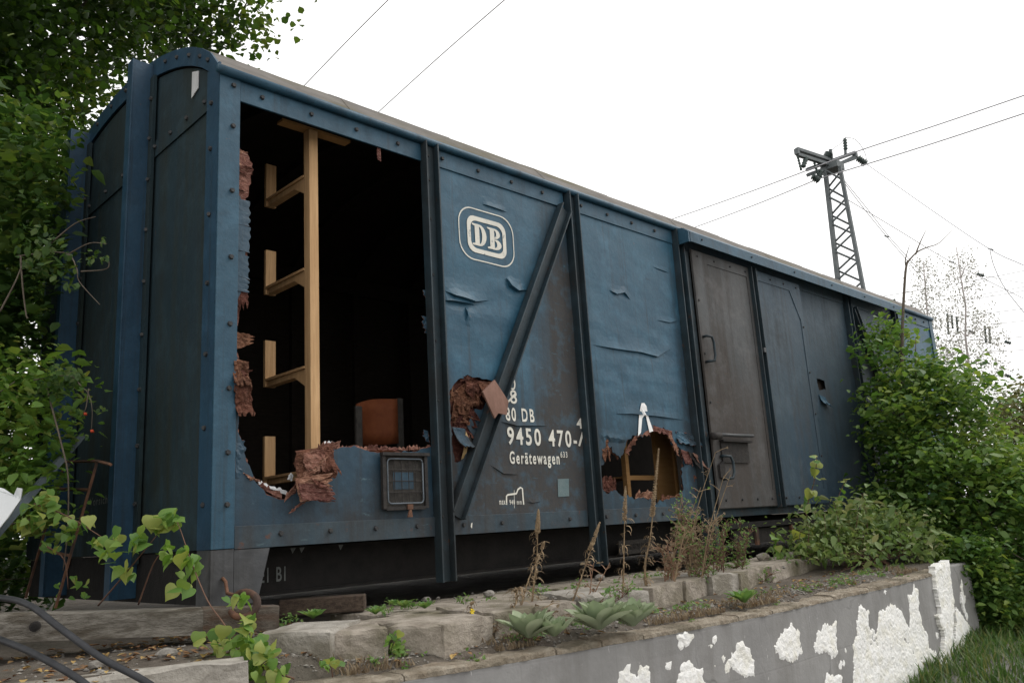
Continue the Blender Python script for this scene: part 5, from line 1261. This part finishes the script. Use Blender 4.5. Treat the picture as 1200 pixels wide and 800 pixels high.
# bare sapling above the bush
q = [(1056, 470, 8.6), (1057, 420, 8.6), (1058, 372, 8.6), (1061, 320, 8.6), (1064, 305, 8.6)]
t = thing('bare_sapling', W(1056, 600, 8.6), 'thin leafless sapling rising above the big bush', 'sapling')
MB().tube(smooth([W(1055, 600, 8.6)]+[W(*p) for p in q], 5), [.022-.0005*i for i in range(26)], 6).build('trunk', 'twig', t, smooth=True)
for pl in ([(1063, 308, 8.6), (1074, 296, 8.6), (1086, 290, 8.6), (1100, 285, 8.6), (1117, 269, 8.6)], [(1073, 298, 8.6), (1078, 285, 8.6), (1085, 270, 8.6)], [(1062, 312, 8.6), (1061, 304, 8.6), (1066, 287, 8.6)], [(1073, 470, 8.6), (1073, 420, 8.5), (1073, 395, 8.5)]):
    MB().tube(smooth([W(*p) for p in pl], 4), [.010*(1-.75*i/(4*(len(pl)-1))) for i in range(4*(len(pl)-1)+1)], 5).build('branch', 'twig', t, smooth=True)
# --- sparse birches far behind
for k, (bx2, by, tx_, ty, poly, lb) in enumerate(((1096, 560, 1082, 305, [(1062, 400), (1066, 340), (1074, 310), (1084, 300), (1096, 330), (1104, 380), (1112, 430), (1100, 470), (1075, 450)], 'thin sparse birch just right of the wagon end'),
                                     (1140, 560, 1123, 290, [(1100, 440), (1108, 350), (1112, 310), (1122, 290), (1140, 310), (1152, 340), (1166, 380), (1176, 410), (1186, 450), (1180, 500), (1130, 520), (1095, 480)], 'taller sparse birch with tiny leaves right of the bare sapling'))):
    cs = volume(poly, 24, 1.2, 240 if k else 130, seed=50+k, soft=15)
    bs = W(bx2, by, 24); bs.z = -.5; tp = W(tx_, ty, 24)
    t = thing('birch_tree', bs, lb, 'tree', 'sparse birches behind the wagon')
    mb = MB(); limbs(mb, bs, tp, cs, .06, 60+k, n=4, rt=.2, main=16); mb.build('trunk', 'birchbark', t, smooth=True)
    P, tone = spread(cs, 26, .20, 60+k); leafmesh('crown', P, .062, 'birchleaf', t, up=.2, seed=60+k)
shrub('far_shrub', (14.5, 1.2, -.5), [(1150, 560), (1160, 500), (1172, 478), (1190, 462), (1240, 450), (1240, 580), (1160, 590)], 15.5, 1.0, 90, 70, .2, .10, 'yellowish shrub far behind at the right picture edge', 'shrub', 'farleaf', 24, soft=20)

# --- felted rosettes, dry flower stalks and weeds on the terrace
def ground_pt(px, py, z0=-.45):
    p = onZ(px, py, z0)
    for _ in range(4): p = onZ(px, py, soil_z(p.x, p.y))
    return p
def rosette(px, py, size, label, seed, protos=None, nl=22, name='felted_rosette', cat='rosette plant', group='felted rosettes', steep=1.0, z=None):
    protos = protos or ML; p = onZ(px, py, z if z is not None else -.452)
    t = thing(name, p, label, cat, group); r_ = random.Random(seed)
    for k in range(nl):
        a_ = k*2.399+r_.uniform(-.2, .2); e = (.55+.85*(k/nl))*steep+r_.uniform(-.12, .12)
        d = Vector((math.cos(a_)*math.cos(e), math.sin(a_)*math.cos(e), math.sin(e)))
        putleaf(t, p+Vector((d.x, d.y, 0))*size*.08+Vector((0, 0, .01)), d, size*(1.05-.55*k/nl)*r_.uniform(.85, 1.1), protos, r_, nup=Vector((-d.x*.5, -d.y*.5, 1)))
    return t
rosette(620, 750, .155, 'leftmost felted grey-green rosette beside the wall top', 1, nl=44)
rosette(650, 748, .12, 'small felted rosette squeezed between the larger ones', 2, nl=30)
rosette(703, 740, .18, 'largest felted grey-green rosette in the middle', 3, nl=50)
rosette(742, 736, .16, 'felted rosette at the foot of the tall dry stalk, right of the largest', 4, nl=42)
rosette(873, 708, .11, 'narrow-leaved green rosette alone near the wall top', 5, WL, 20, 'green_rosette', 'rosette plant', 'green rosettes', 1.1)
for k, (x, y, s, z, lb) in enumerate(((367, 727, .07, -.33, 'green rosette on top of the pale worn block'), (462, 712, .055, -.345, 'left one of two small rosettes right of the timber offcut'), (474, 714, .06, -.345, 'right one of two small rosettes right of the timber offcut'), (498, 715, .055, -.345, 'pale small rosette at the slab edge'), (440, 722, .06, -.34, 'small leafy plant at the end of the timber offcut'))):
    rosette(x, y, s, lb, 20+k, WL, 20, 'green_rosette', 'rosette plant', 'green rosettes', 1.0, z)
vine('small_weed', [[(460, 772, 3.35), (462, 755, 3.32), (468, 745, 3.30)]], spot([(462, 755, 12, 14, 3.3, 16, .55)], 31), 'leafy weed growing from the joint of the mossy blocks', 'weed', VL, .05, 41, 'redtwig', .003, 'small weeds between the blocks')
vine('small_weed', [[(390, 795, 3.05), (388, 780, 3.05), (384, 772, 3.05)]], spot([(388, 777, 12, 6, 3.05, 8, .55)], 32), 'leafy weed in the soil below the pale worn block', 'weed', VL, .05, 42, 'redtwig', .003, 'small weeds between the blocks')
vine('small_weed', [[(545, 740, 3.6), (544, 750, 3.55)]], spot([(495, 765, 5, 3, 3.35, 5, .35), (570, 735, 8, 6, 3.6, 5, .4)], 33), 'tiny seedlings in the gravel before the green-stained block', 'weed', VL, .05, 43, 'redtwig', .002, 'small weeds between the blocks')
vine('small_weed', [[(710, 715, 4.3), (716, 700, 4.3), (725, 690, 4.3)]], spot([(712, 702, 10, 12, 4.3, 9, .8), (740, 700, 12, 10, 4.35, 10, .8)], 34), 'broad green leaves sprouting behind the largest felted rosette', 'weed', WL, .075, 44, 'redtwig', .003, 'small weeds between the blocks')
def dry_stalk(pl, rad, label, seed, head=.22):
    head = min(.34, head*1.15)
    P = [W(*p) for p in pl]; q = smooth(P, 6); t = thing('dry_flower_stalk', q[0], label, 'dry stalk', 'dry flower stalks'); r_ = random.Random(seed); n_ = len(q)
    MB().tube(q, [rad*(1-.85*i/(n_-1)) for i in range(n_)], 6).build('stem', 'drystem', t, smooth=True)
    h0 = int(n_*(1-head)); hd = q[h0:]
    if len(hd) > 2:
        mb = MB(); hp = smooth(hd, 4); L = len(hp); mb.tube(hp, [rad*(.12+.55*math.sin(math.pi*min(1, .2+.8*i/(L-1)))+.15*r_.random()) for i in range(L)], 7)
        for i in range(0, L):
            tp_ = 1-.8*(i/(L-1))**1.5
            for _ in range(9):
                a_ = r_.uniform(0, 6.283); d = Vector((math.cos(a_), math.sin(a_), .7))*tp_; mb.tube([hp[i]+d*rad*.3, hp[i]+d*rad*r_.uniform(1.0, 1.7), hp[i]+d*rad*r_.uniform(1.8, 2.3)], [rad*.35, rad*.55, rad*.12], 4)
        mb.build('seed_head', 'drystem', t, smooth=False)
    mb = MB()
    for k in range(int(n_*3)):
        i = r_.randint(2, max(3, h0)); p = q[min(i, n_-1)]; a_ = r_.uniform(0, 6.283); d = Vector((math.cos(a_), math.sin(a_), r_.uniform(-.2, .6))); s_ = r_.uniform(.010, .034)
        w_ = Vector((-d.y, d.x, .25))*s_*r_.uniform(.08, .20); cu = r_.uniform(1.2, 3.6)/5; ang = r_.uniform(.2, 1.0); pp = p.copy(); vs_ = []; hz = Vector((d.x, d.y, 0)).normalized()
        for q_ in range(6):
            vs_ += [pp-w_*(1-.14*q_), pp+w_*(1-.14*q_)]; pp = pp+(hz*math.cos(ang)+Vector((0, 0, 1))*math.sin(ang))*s_*.42; ang -= cu
        mb.add(vs_, [(2*q_, 2*q_+1, 2*q_+3, 2*q_+2) for q_ in range(5)])
    mb.build('withered_leaves', 'drystem', t, fix=False)
    return t
dry_stalk([(622, 722, 4.05), (625, 690, 4.05), (629, 655, 4.05), (630, 625, 4.05), (631, 597, 4.05)], .007, 'dry brown flower stalk, first from the left of the tall ones', 1)
dry_stalk([(607, 740, 3.9), (612, 705, 3.9), (622, 672, 3.95), (633, 650, 4.0), (638, 634, 4.0)], .005, 'forked dry stalk with a greenish tip beside the first tall one', 2, .15)
dry_stalk([(656, 740, 4.05), (668, 712, 4.1), (680, 680, 4.1), (692, 645, 4.1), (703, 612, 4.15)], .007, 'leaning dry flower stalk before the second side post', 3)
dry_stalk([(727, 725, 4.3), (730, 690, 4.3), (731, 655, 4.3), (732, 610, 4.3), (733, 570, 4.3)], .007, 'straight dry flower stalk below the hole in the third bay', 4)
dry_stalk([(757, 690, 4.6), (756, 660, 4.6), (762, 630, 4.6), (766, 590, 4.6), (772, 526, 4.6)], .008, 'tallest dry flower stalk with curled leaves rising across the torn hole', 5, .28)
dry_stalk([(766, 705, 4.5), (762, 695, 4.52), (757, 680, 4.55)], .005, 'short withered stump at the foot of the tallest stalk', 6, .05)
dry_stalk([(548, 762, 3.7), (551, 735, 3.7), (552, 712, 3.7), (555, 705, 3.7)], .005, 'short withered stalk with one yellow flower near the wall top', 7, .2)
dry_stalk([(590, 748, 3.8), (600, 718, 3.8), (606, 700, 3.8), (603, 692, 3.8), (612, 690, 3.8)], .005, 'dry stalk with curling arms left of the leftmost rosette', 8, .1)
def dry_weed(base, tip, d, n_, label, seed, mat='dryrust', spreadpx=26, green=0, name='dry_weed', twl=26):
    b_ = W(base[0], base[1], d); t = thing(name, b_, label, 'weed', 'tall weeds before the wagon'); r_ = random.Random(seed); mb = MB(); gl = []
    for k in range(n_):
        bx3 = base[0]+r_.uniform(-.4, .4)*spreadpx; ex = tip[0]+r_.uniform(-1, 1)*spreadpx; ey = tip[1]+abs(r_.gauss(0, .3))*(base[1]-tip[1]); dd = d+r_.uniform(-.15, .15)
        q = smooth([W(bx3, base[1], dd), W((bx3*.6+ex*.4)+r_.uniform(-6, 6), (base[1]+ey)/2, dd), W(ex, ey, dd)], 7); mb.tube(q, [.0045*(1-.7*i/(len(q)-1)) for i in range(len(q))], 4)
        for _ in range(twl):
            i = r_.randint(4, len(q)-1); a_ = r_.uniform(0, 6.283); dv = Vector((math.cos(a_), math.sin(a_), r_.uniform(.2, 1.2))).normalized()*r_.uniform(.02, .09)
            mb.tube([q[i], q[i]+dv*.6, q[i]+dv+Vector((0, 0, -.008))], [.002, .0017, .0012], 3, cap=False); gl.append(q[i]+dv)
    mb.build('stems', mat, t, fix=False)
    if gl: leafmesh('leaves', [list(p) for p in gl]*2, .022, 'drygrass' if not green else 'weed', t, up=.2, wid=.3 if not green else .2, seed=seed)
    return t
dry_weed((783, 690), (792, 620), 4.9, 7, 'rust-brown dry weed tuft right of the tallest stalk', 1, spreadpx=16)
dry_weed((815, 688), (810, 600), 5.2, 9, 'bushy tan dry weed before the door post', 2, 'drystem', 30)
dry_weed((808, 685), (838, 470), 5.1, 1, 'tall bare branching stem reaching up to the door latch', 3, 'drystem', 4, twl=7)
dry_weed((822, 690), (852, 540), 5.1, 2, 'slanting thin dry stem before the lower door handle', 4, 'drystem', 6, twl=5)
dry_weed((828, 692), (822, 630), 5.1, 6, 'feathery green weed below the door post', 5, 'redtwig', 22, 1)
dry_weed((864, 680), (868, 612), 5.6, 6, 'upright pale green weed with budding tips under the door', 6, 'redtwig', 12, 1, twl=40)
dry_weed((804, 660), (800, 585), 5.0, 3, 'green leafy weed stem under the third bay tear', 7, 'redtwig', 10, 1)
dry_weed((690, 742), (700, 618), 4.15, 2, 'thin seedy weed tangled with the leaning stalk', 8, 'dryrust', 16, 0, twl=12)
dry_weed((640, 752), (646, 700), 3.95, 5, 'tangled dry tuft behind the leftmost rosette', 9, 'drystem', 18, 0, twl=14)
dry_weed((572, 760), (566, 735), 3.7, 7, 'low brown tuft left of the leftmost rosette', 10, 'dryrust', 22, 0, twl=16)
dry_weed((845, 684), (846, 604), 5.4, 6, 'thin green and brown weed between the door post and the budding weed', 11, 'redtwig', 18, 1, twl=26)
dry_weed((790, 688), (815, 560), 4.9, 3, 'tall loose green weed before the third bay tear', 12, 'drystem', 20, 1, twl=24)
dry_weed((700, 728), (722, 690), 4.2, 5, 'green tangle behind the largest felted rosette', 13, 'redtwig', 22, 1, twl=22)
dry_weed((880, 700), (886, 668), 5.6, 6, 'low green tangle beside the narrow-leaved rosette', 14, 'redtwig', 18, 1, twl=22)
fl = thing('yellow_flower', W(553, 716, 3.68), 'single yellow flower on a withered stalk near the wall', 'flower')
for k in range(6):
    a_ = k*1.047; c = W(553, 716, 3.68); MB().tube([c, c+Vector((math.cos(a_)*.012, -.004, math.sin(a_)*.012))], [.003, .004], 5).build('petal', 'flower', fl)
# moss and dry grass along the wall top, grass at the foot of the wall
def blades(name, base, h, lean, mat, label, seed, wd=.006, kind='stuff'):
    n = len(base); g = np.random.default_rng(seed); B = np.array([list(b) for b in base]); a_ = g.uniform(0, 6.283, n); H = h*g.uniform(.4, 1.1, n); L = lean*H*g.uniform(.2, 1, n)
    dx = np.stack([np.cos(a_), np.sin(a_), 0*a_], 1); sx = np.stack([-np.sin(a_), np.cos(a_), 0*a_], 1)
    m1 = B+dx*(L*.35)[:, None]+np.array([0, 0, 1])*(H*.6)[:, None]; tp = B+dx*L[:, None]+np.array([0, 0, 1])*H[:, None]
    V = np.stack([B-sx*wd, B+sx*wd, m1-sx*wd*.7, m1+sx*wd*.7, tp], 1).reshape(-1, 3); i0 = np.arange(n)*5
    fs = [tuple(f) for k in i0 for f in ((k, k+1, k+3, k+2), (k+2, k+3, k+4))]
    me = bpy.data.meshes.new(name); me.from_pydata(V.tolist(), [], fs); me.materials.append(M[mat])
    at_ = me.attributes.new('rnd', 'FLOAT', 'POINT'); at_.data.foreach_set('value', np.repeat(g.random(n), 5).astype(np.float32)); me.update()
    o = link(bpy.data.objects.new(name, me)); tag(o, label, 'grass', kind=kind); return o
rr_ = random.Random(9); gb = []
for _ in range(11000):
    x = rr_.uniform(3.2, 8.5); y = wally(x)-rr_.random()**1.5*2.2-.02; gb.append((x, y, low_z(x, y)-.01))
blades('grass', [b for b in gb if nz(b[0], b[1], 0, 2.2) > -.25], .15, 1.2, 'grassm', 'long green grass at the foot of the wall on the right', 1)
mb_ = []
for _ in range(5000):
    x = rr_.uniform(.1, 4.9); y = wally(x)+.10+rr_.random()**2*.25; 
    if nz(x, y, 3, 4) > .08: mb_.append((x, y, max(soil_z(x, y), -.47)-.004))
blades('dry_moss', mb_, .035, 1.2, 'drygrass', 'short brown moss and dry grass along the wall top', 2, .0035)
gw = random.Random(21); gp_ = []
for _ in range(95):
    x = gw.uniform(.1, 4.6); y = wally(x)+gw.choice([.12, .2, .26, .3, .9, 1.0])+gw.uniform(-.05, .05); z = max(soil_z(x, y), -.345 if y > wally(x)+.4 else -.5)
    gp_ += [(x+gw.gauss(0, .018), y+gw.gauss(0, .018), z+abs(gw.gauss(0, .016))) for _ in range(gw.randint(6, 26))]
o = leafmesh('ground_weeds', gp_, .024, 'weed', None, up=.35, wid=.26, seed=78); tag(o, 'tiny green weeds and moss in the joints along the terrace edge', 'weeds', kind='stuff')
# pebbles, rubble and dead leaves
def pebbles(n, seed):
    r_ = random.Random(seed); mb = MB(); base = [(1, 0, 0), (-1, 0, 0), (0, 1, 0), (0, -1, 0), (0, 0, 1), (0, 0, -1)]; F_ = [(0, 2, 4), (2, 1, 4), (1, 3, 4), (3, 0, 4), (2, 0, 5), (1, 2, 5), (3, 1, 5), (0, 3, 5)]
    for _ in range(n):
        if r_.random() < .05: x = r_.uniform(-1.2, .25); y = r_.uniform(-.72, .1)
        else: x = r_.uniform(-.1, 4.8); y = wally(x)+.08+r_.random()*(.35 if r_.random() < .6 else 1.4)
        s = r_.choice([.003, .004, .005, .006, .008, .012]); z = soil_z(x, y)
        if x > .1 and wally(x)+.3 < y < .2 and r_.random() < .85: continue
        if wally(x)+.45 < y < .3 and x > .6: z = max(z, -.352)
        a_ = r_.uniform(0, 6.28); c_, s_ = math.cos(a_), math.sin(a_); sx, sy, sz = s*r_.uniform(.7, 1.4), s*r_.uniform(.6, 1), s*r_.uniform(.4, .8)
        mb.add([(x+(v[0]*sx*c_-v[1]*sy*s_), y+(v[0]*sx*s_+v[1]*sy*c_), z+v[2]*sz+sz*.3) for v in base], F_)
    return mb.build('gravel', 'stone', smooth=False, fix=False)
tag(pebbles(6500, 4), 'small pale gravel scattered over the terrace soil', 'gravel', kind='stuff')
lt = [(lambda x, y: (x, y, soil_z(x, y)+.008))(rr_.uniform(-1.3, .6), rr_.uniform(-.72, .3)) for _ in range(520)]
lt += [(lambda x, y: (x, y, max(soil_z(x, y), -.47)+.008))(x, wally(x)+.1+rr_.random()*.5) for x in [rr_.uniform(.2, 4.6) for _ in range(200)]]
o = leafmesh('leaf_litter', lt, .035, 'litter', None, up=.85, seed=77); tag(o, 'brown and yellow dead leaves lying on the soil', 'leaf litter', kind='stuff')
for k, (x, y, s, z, lb) in enumerate(((697, 702, .04, -.325, 'white stone on the block edge behind the largest rosette'), (573, 697, .035, -.345, 'pale pebble under the wagon right of the first post'), (500, 703, .025, -.345, 'pinkish pebble near the slab joint'), (634, 693, .035, -.345, 'flat pale stone on the slab by the first tall stalk'), (703, 678, .04, -.34, 'stone at the foot of the second side post'), (195, 768, .035, -.36, 'grey pebble beside a yellow leaf on the kerb'), (115, 780, .03, -.36, 'white stone in the leaf litter at lower left'), (895, 655, .06, -.33, 'white rubble chunk on the block under the door'), (930, 652, .05, -.33, 'small white rubble chunk left of the low shrub'))):
    p = onZ(x, y, z); bm = bmesh.new(); bmesh.ops.create_icosphere(bm, subdivisions=2, radius=1)
    for v in bm.verts: v.co = Vector((v.co.x*s*1.1, v.co.y*s*.8, v.co.z*s*.55))*(1+.35*noise.noise(v.co*1.6+Vector((k*3, 0, 0))))
    me = bpy.data.meshes.new('stone'); bm.to_mesh(me); bm.free(); me.materials.append(M['concl' if k in (0, 7, 8) else 'stone']); o = link(bpy.data.objects.new('stone', me)); o.location = p+Vector((0, 0, s*.25)); tag(o, lb, 'stone', 'loose stones')

# ================================================================== LATTICE MAST, WIRES AND INSULATORS
DM_ = 32.
mc_t = W(976, 200, DM_); ms = thing('lattice_mast', (mc_t.x, mc_t.y, -.5), 'tall steel lattice mast with crossed arms and insulators behind the wagon', 'mast')
zt_ = mc_t.z; cxm, cym = mc_t.x, mc_t.y
def hw(z): return .27 + (zt_-z)*.062*.5
def leg(sx, sy, z): h_ = hw(z); a_ = R(20); x, y = sx*h_, sy*h_; return Vector((cxm+x*math.cos(a_)-y*math.sin(a_), cym+x*math.sin(a_)+y*math.cos(a_), z))
cn = [(-1, -1), (1, -1), (1, 1), (-1, 1)]
for sx, sy in cn: MB().bar(leg(sx, sy, -.5), leg(sx, sy, zt_), .12, .12, (1, 0, 0)).build('leg', 'steel', ms)
lv = []; z = zt_
while z > .3: lv.append(z); z -= max(.55, 1.25*hw(z)*1.2)
for f_ in range(4):
    a_, b_ = cn[f_], cn[(f_+1) % 4]
    for k in range(len(lv)-1):
        p, q = (a_, b_) if (k+f_) % 2 else (b_, a_)
        o = MB().bar(leg(*p, lv[k]), leg(*q, lv[k+1]), .055, .055, (.3, .2, 1)).build('brace', 'steel', ms)
MB().box(cxm-.33, cxm+.33, cym-.33, cym+.33, zt_, zt_+.28).build('head', 'steel', ms)
def dbl(a_, b_, n_, s_=.11):
    a_ = Vector(a_); b_ = Vector(b_); MB().bar(a_+Vector((0, 0, s_)), b_+Vector((0, 0, s_)), .14, .12).build(n_, 'steel', ms); MB().bar(a_-Vector((0, 0, s_)), b_-Vector((0, 0, s_)), .14, .12).build(n_, 'steel', ms)
    MB().bar(b_-Vector((0, 0, s_)), b_+Vector((0, 0, s_)), .16, .16, (1, 0, 0)).build(n_, 'steel', ms)
hd_ = W(975, 194, DM_)
dbl(hd_+Vector((0, 0, .1)), W(934, 178, 31.0), 'arm'); dbl(W(946, 202, 31.6), W(1002, 182, 32.6), 'arm')
MB().bar(W(983, 192, 32.2), W(1000, 184, 32.6), .1, .1).build('arm_strut', 'steel', ms)
MB().bar(W(991, 184, 32.4), W(990, 162, 32.4), .08, .08, (1, 0, 0)).build('arrester_post', 'steel', ms)
MB().bar(W(975, 190, 32), W(973, 175, 32), .1, .1, (1, 0, 0)).build('finial', 'steel', ms)
def insul(a_, b_, r_, par, n_=5):
    r_ = r_*.8
    a_ = Vector(a_); b_ = Vector(b_); pts = []; rd = []
    for i in range(n_*2+1): pts.append(a_.lerp(b_, i/(n_*2))); rd.append(r_ if i % 2 else r_*.55)
    return MB().tube(pts, rd, 8).build('insulator', 'insul', par, smooth=True)
insul(W(991, 176, 32.4), W(990, 163, 32.4), .12, ms, 4); insul(W(934, 180, 31), W(939, 200, 31), .07, ms, 6); insul(W(945, 184, 31.2), W(941, 196, 31), .13, ms, 4)
insul(W(954, 190, 31.5), W(959, 206, 31.5), .07, ms, 5); insul(W(963, 200, 31.5), W(960, 208, 31.5), .15, ms, 3); insul(W(952, 206, 31.4), W(960, 212, 31.4), .20, ms, 4); insul(W(1005, 185, 32.6), W(1015, 192, 32.6), .20, ms, 5)
insul(W(969, 184, 32), W(972, 179, 32), .22, ms, 3); insul(W(985, 206, 32), W(987, 211, 32), .12, ms, 2)
def wire(pts, lb, r_=.010, sag=0.):
    P = [W(*p) for p in pts]; q = smooth(P, 6)
    o = MB().tube(q, r_, 4, cap=False).build('overhead_wire', 'wire', smooth=True, fix=False); recenter(o); tag(o, lb, 'wire', 'overhead wires'); return o
wire([(940, 202, 31), (870, 228, 36), (790, 256, 42), (700, 286, 50)], 'upper wire running left from the mast arm behind the roof', .022)
wire([(958, 210, 31.5), (890, 238, 36), (818, 265, 42), (720, 300, 50)], 'lower wire running left from the mast behind the roof', .022)
wire([(940, 202, 31), (1003, 178, 30), (1100, 146, 28), (1200, 112, 26), (1260, 92, 25)], 'upper wire running right from the mast to the picture edge', .022)
wire([(958, 210, 31.5), (1017, 192, 30), (1100, 166, 28), (1200, 133, 26), (1260, 113, 25)], 'lower wire running right from the mast to the picture edge', .023)
wire([(1015, 192, 32.6), (1090, 245, 30), (1160, 292, 28), (1200, 311, 27), (1260, 340, 26)], 'wire slanting down right from the hanging insulator', .017)
wire([(987, 211, 32), (1012, 244, 34), (1038, 276, 36), (1062, 304, 38), (1080, 326, 39)], 'left of two thin stay wires dropping to the birches', .015)
wire([(988, 210, 32), (1015, 243, 34), (1040, 275, 36), (1064, 302, 38), (1084, 324, 39)], 'right of two thin stay wires dropping to the birches', .015)
wire([(990, 232, 32), (1050, 268, 34), (1115, 307, 36), (1200, 350, 38)], 'thin wire crossing above the bare sapling', .015)
wire([(1160, 293, 28), (1165, 312, 28), (1178, 338, 28), (1205, 372, 28)], 'drop wire curving down from the slanting wire at right', .015)
wire([(990, 163, 32.4), (983, 170, 32.3), (978, 173, 32.2), (973, 178, 32)], 'short jumper from the mast arrester to the finial', .013)
wire([(990, 161, 32.4), (1003, 164, 32.5), (1013, 178, 32.6), (1016, 191, 32.6)], 'jumper loop from the arrester to the right insulator', .013)
wire([(596, -4, 22), (520, 62, 25), (445, 130, 28), (380, 190, 31)], 'wire crossing the white sky above the middle of the roof', .015)
wire([(460, -5, 22), (410, 45, 24), (357, 100, 26), (300, 160, 29)], 'wire crossing the sky left, above the open bay', .015)
for k, (a_, b_) in enumerate((((1030, 348), (1260, 305)), ((1148, 322), (1260, 340)), ((1130, 352), (1260, 328)), ((1150, 345), (1260, 322)), ((1110, 372), (1260, 352)), ((1160, 380), (1260, 366)), ((1110, 400), (1260, 388)), ((1150, 412), (1260, 404)), ((1140, 436), (1260, 450)), ((1165, 425), (1260, 420)))):
    wire([(a_[0], a_[1], 40), ((a_[0]+b_[0])/2, (a_[1]+b_[1])/2+1.5, 39), (b_[0], b_[1], 38)], ['uppermost faint yard wire right of the wagon end', 'second faint yard wire ending at the top disc insulator', 'third faint yard wire behind the birch', 'fourth faint yard wire behind the birch', 'fifth faint yard wire, level with the hanging insulators', 'sixth faint yard wire at the right edge', 'seventh faint yard wire through the birch crown', 'eighth faint yard wire near the right edge', 'lowest sloping yard wire with two disc insulators', 'ninth faint yard wire low at the right edge'][k], .016)
for k, (x, y, rx, lb) in enumerate(((1149, 322, 4, 'dark disc insulator at the top right of the tall birch'), (1139, 389, 3.5, 'dark disc insulator on the birch trunk'), (1181, 401, 3.5, 'dark disc insulator right of the birch, level with the roof end'), (1139, 435, 3.5, 'dark disc insulator low on the birch'), (1181, 440, 3.5, 'lowest dark disc insulator at right'), (1115, 307, 3, 'small dark clamp on the wire above the birch'), (1161, 292, 3, 'small clamp where the drop wire leaves'), (1039, 277, 2.5, 'small cross clamp on the twin stay wires'))):
    o = insul(W(x-rx, y-rx*.3, 38), W(x+rx, y+rx*.3, 38), .11 if k < 5 else .06, None, 3); recenter(o); o.name = 'disc_insulator'; tag(o, lb, 'insulator', 'insulators on the yard wires')
for k, (x, y0, y1, lb) in enumerate(((1110, 367, 392, 'left of three hanging insulator strings in the birch'), (1115, 369, 385, 'middle of three hanging insulator strings in the birch'), (1121, 371, 391, 'right of three hanging insulator strings in the birch'), (1154, 381, 402, 'left of two hanging insulator strings right of the birch trunk'), (1159, 383, 403, 'right of two hanging insulator strings right of the birch trunk'), (1048, 350, 372, 'left of two insulators rising behind the roof end'), (1068, 357, 375, 'right of two insulators rising behind the roof end'))):
    o = insul(W(x, y0, 38), W(x+1.5, y1, 38), .075, None, 6); recenter(o); o.name = 'string_insulator'; tag(o, lb, 'insulator', 'hanging insulator strings')
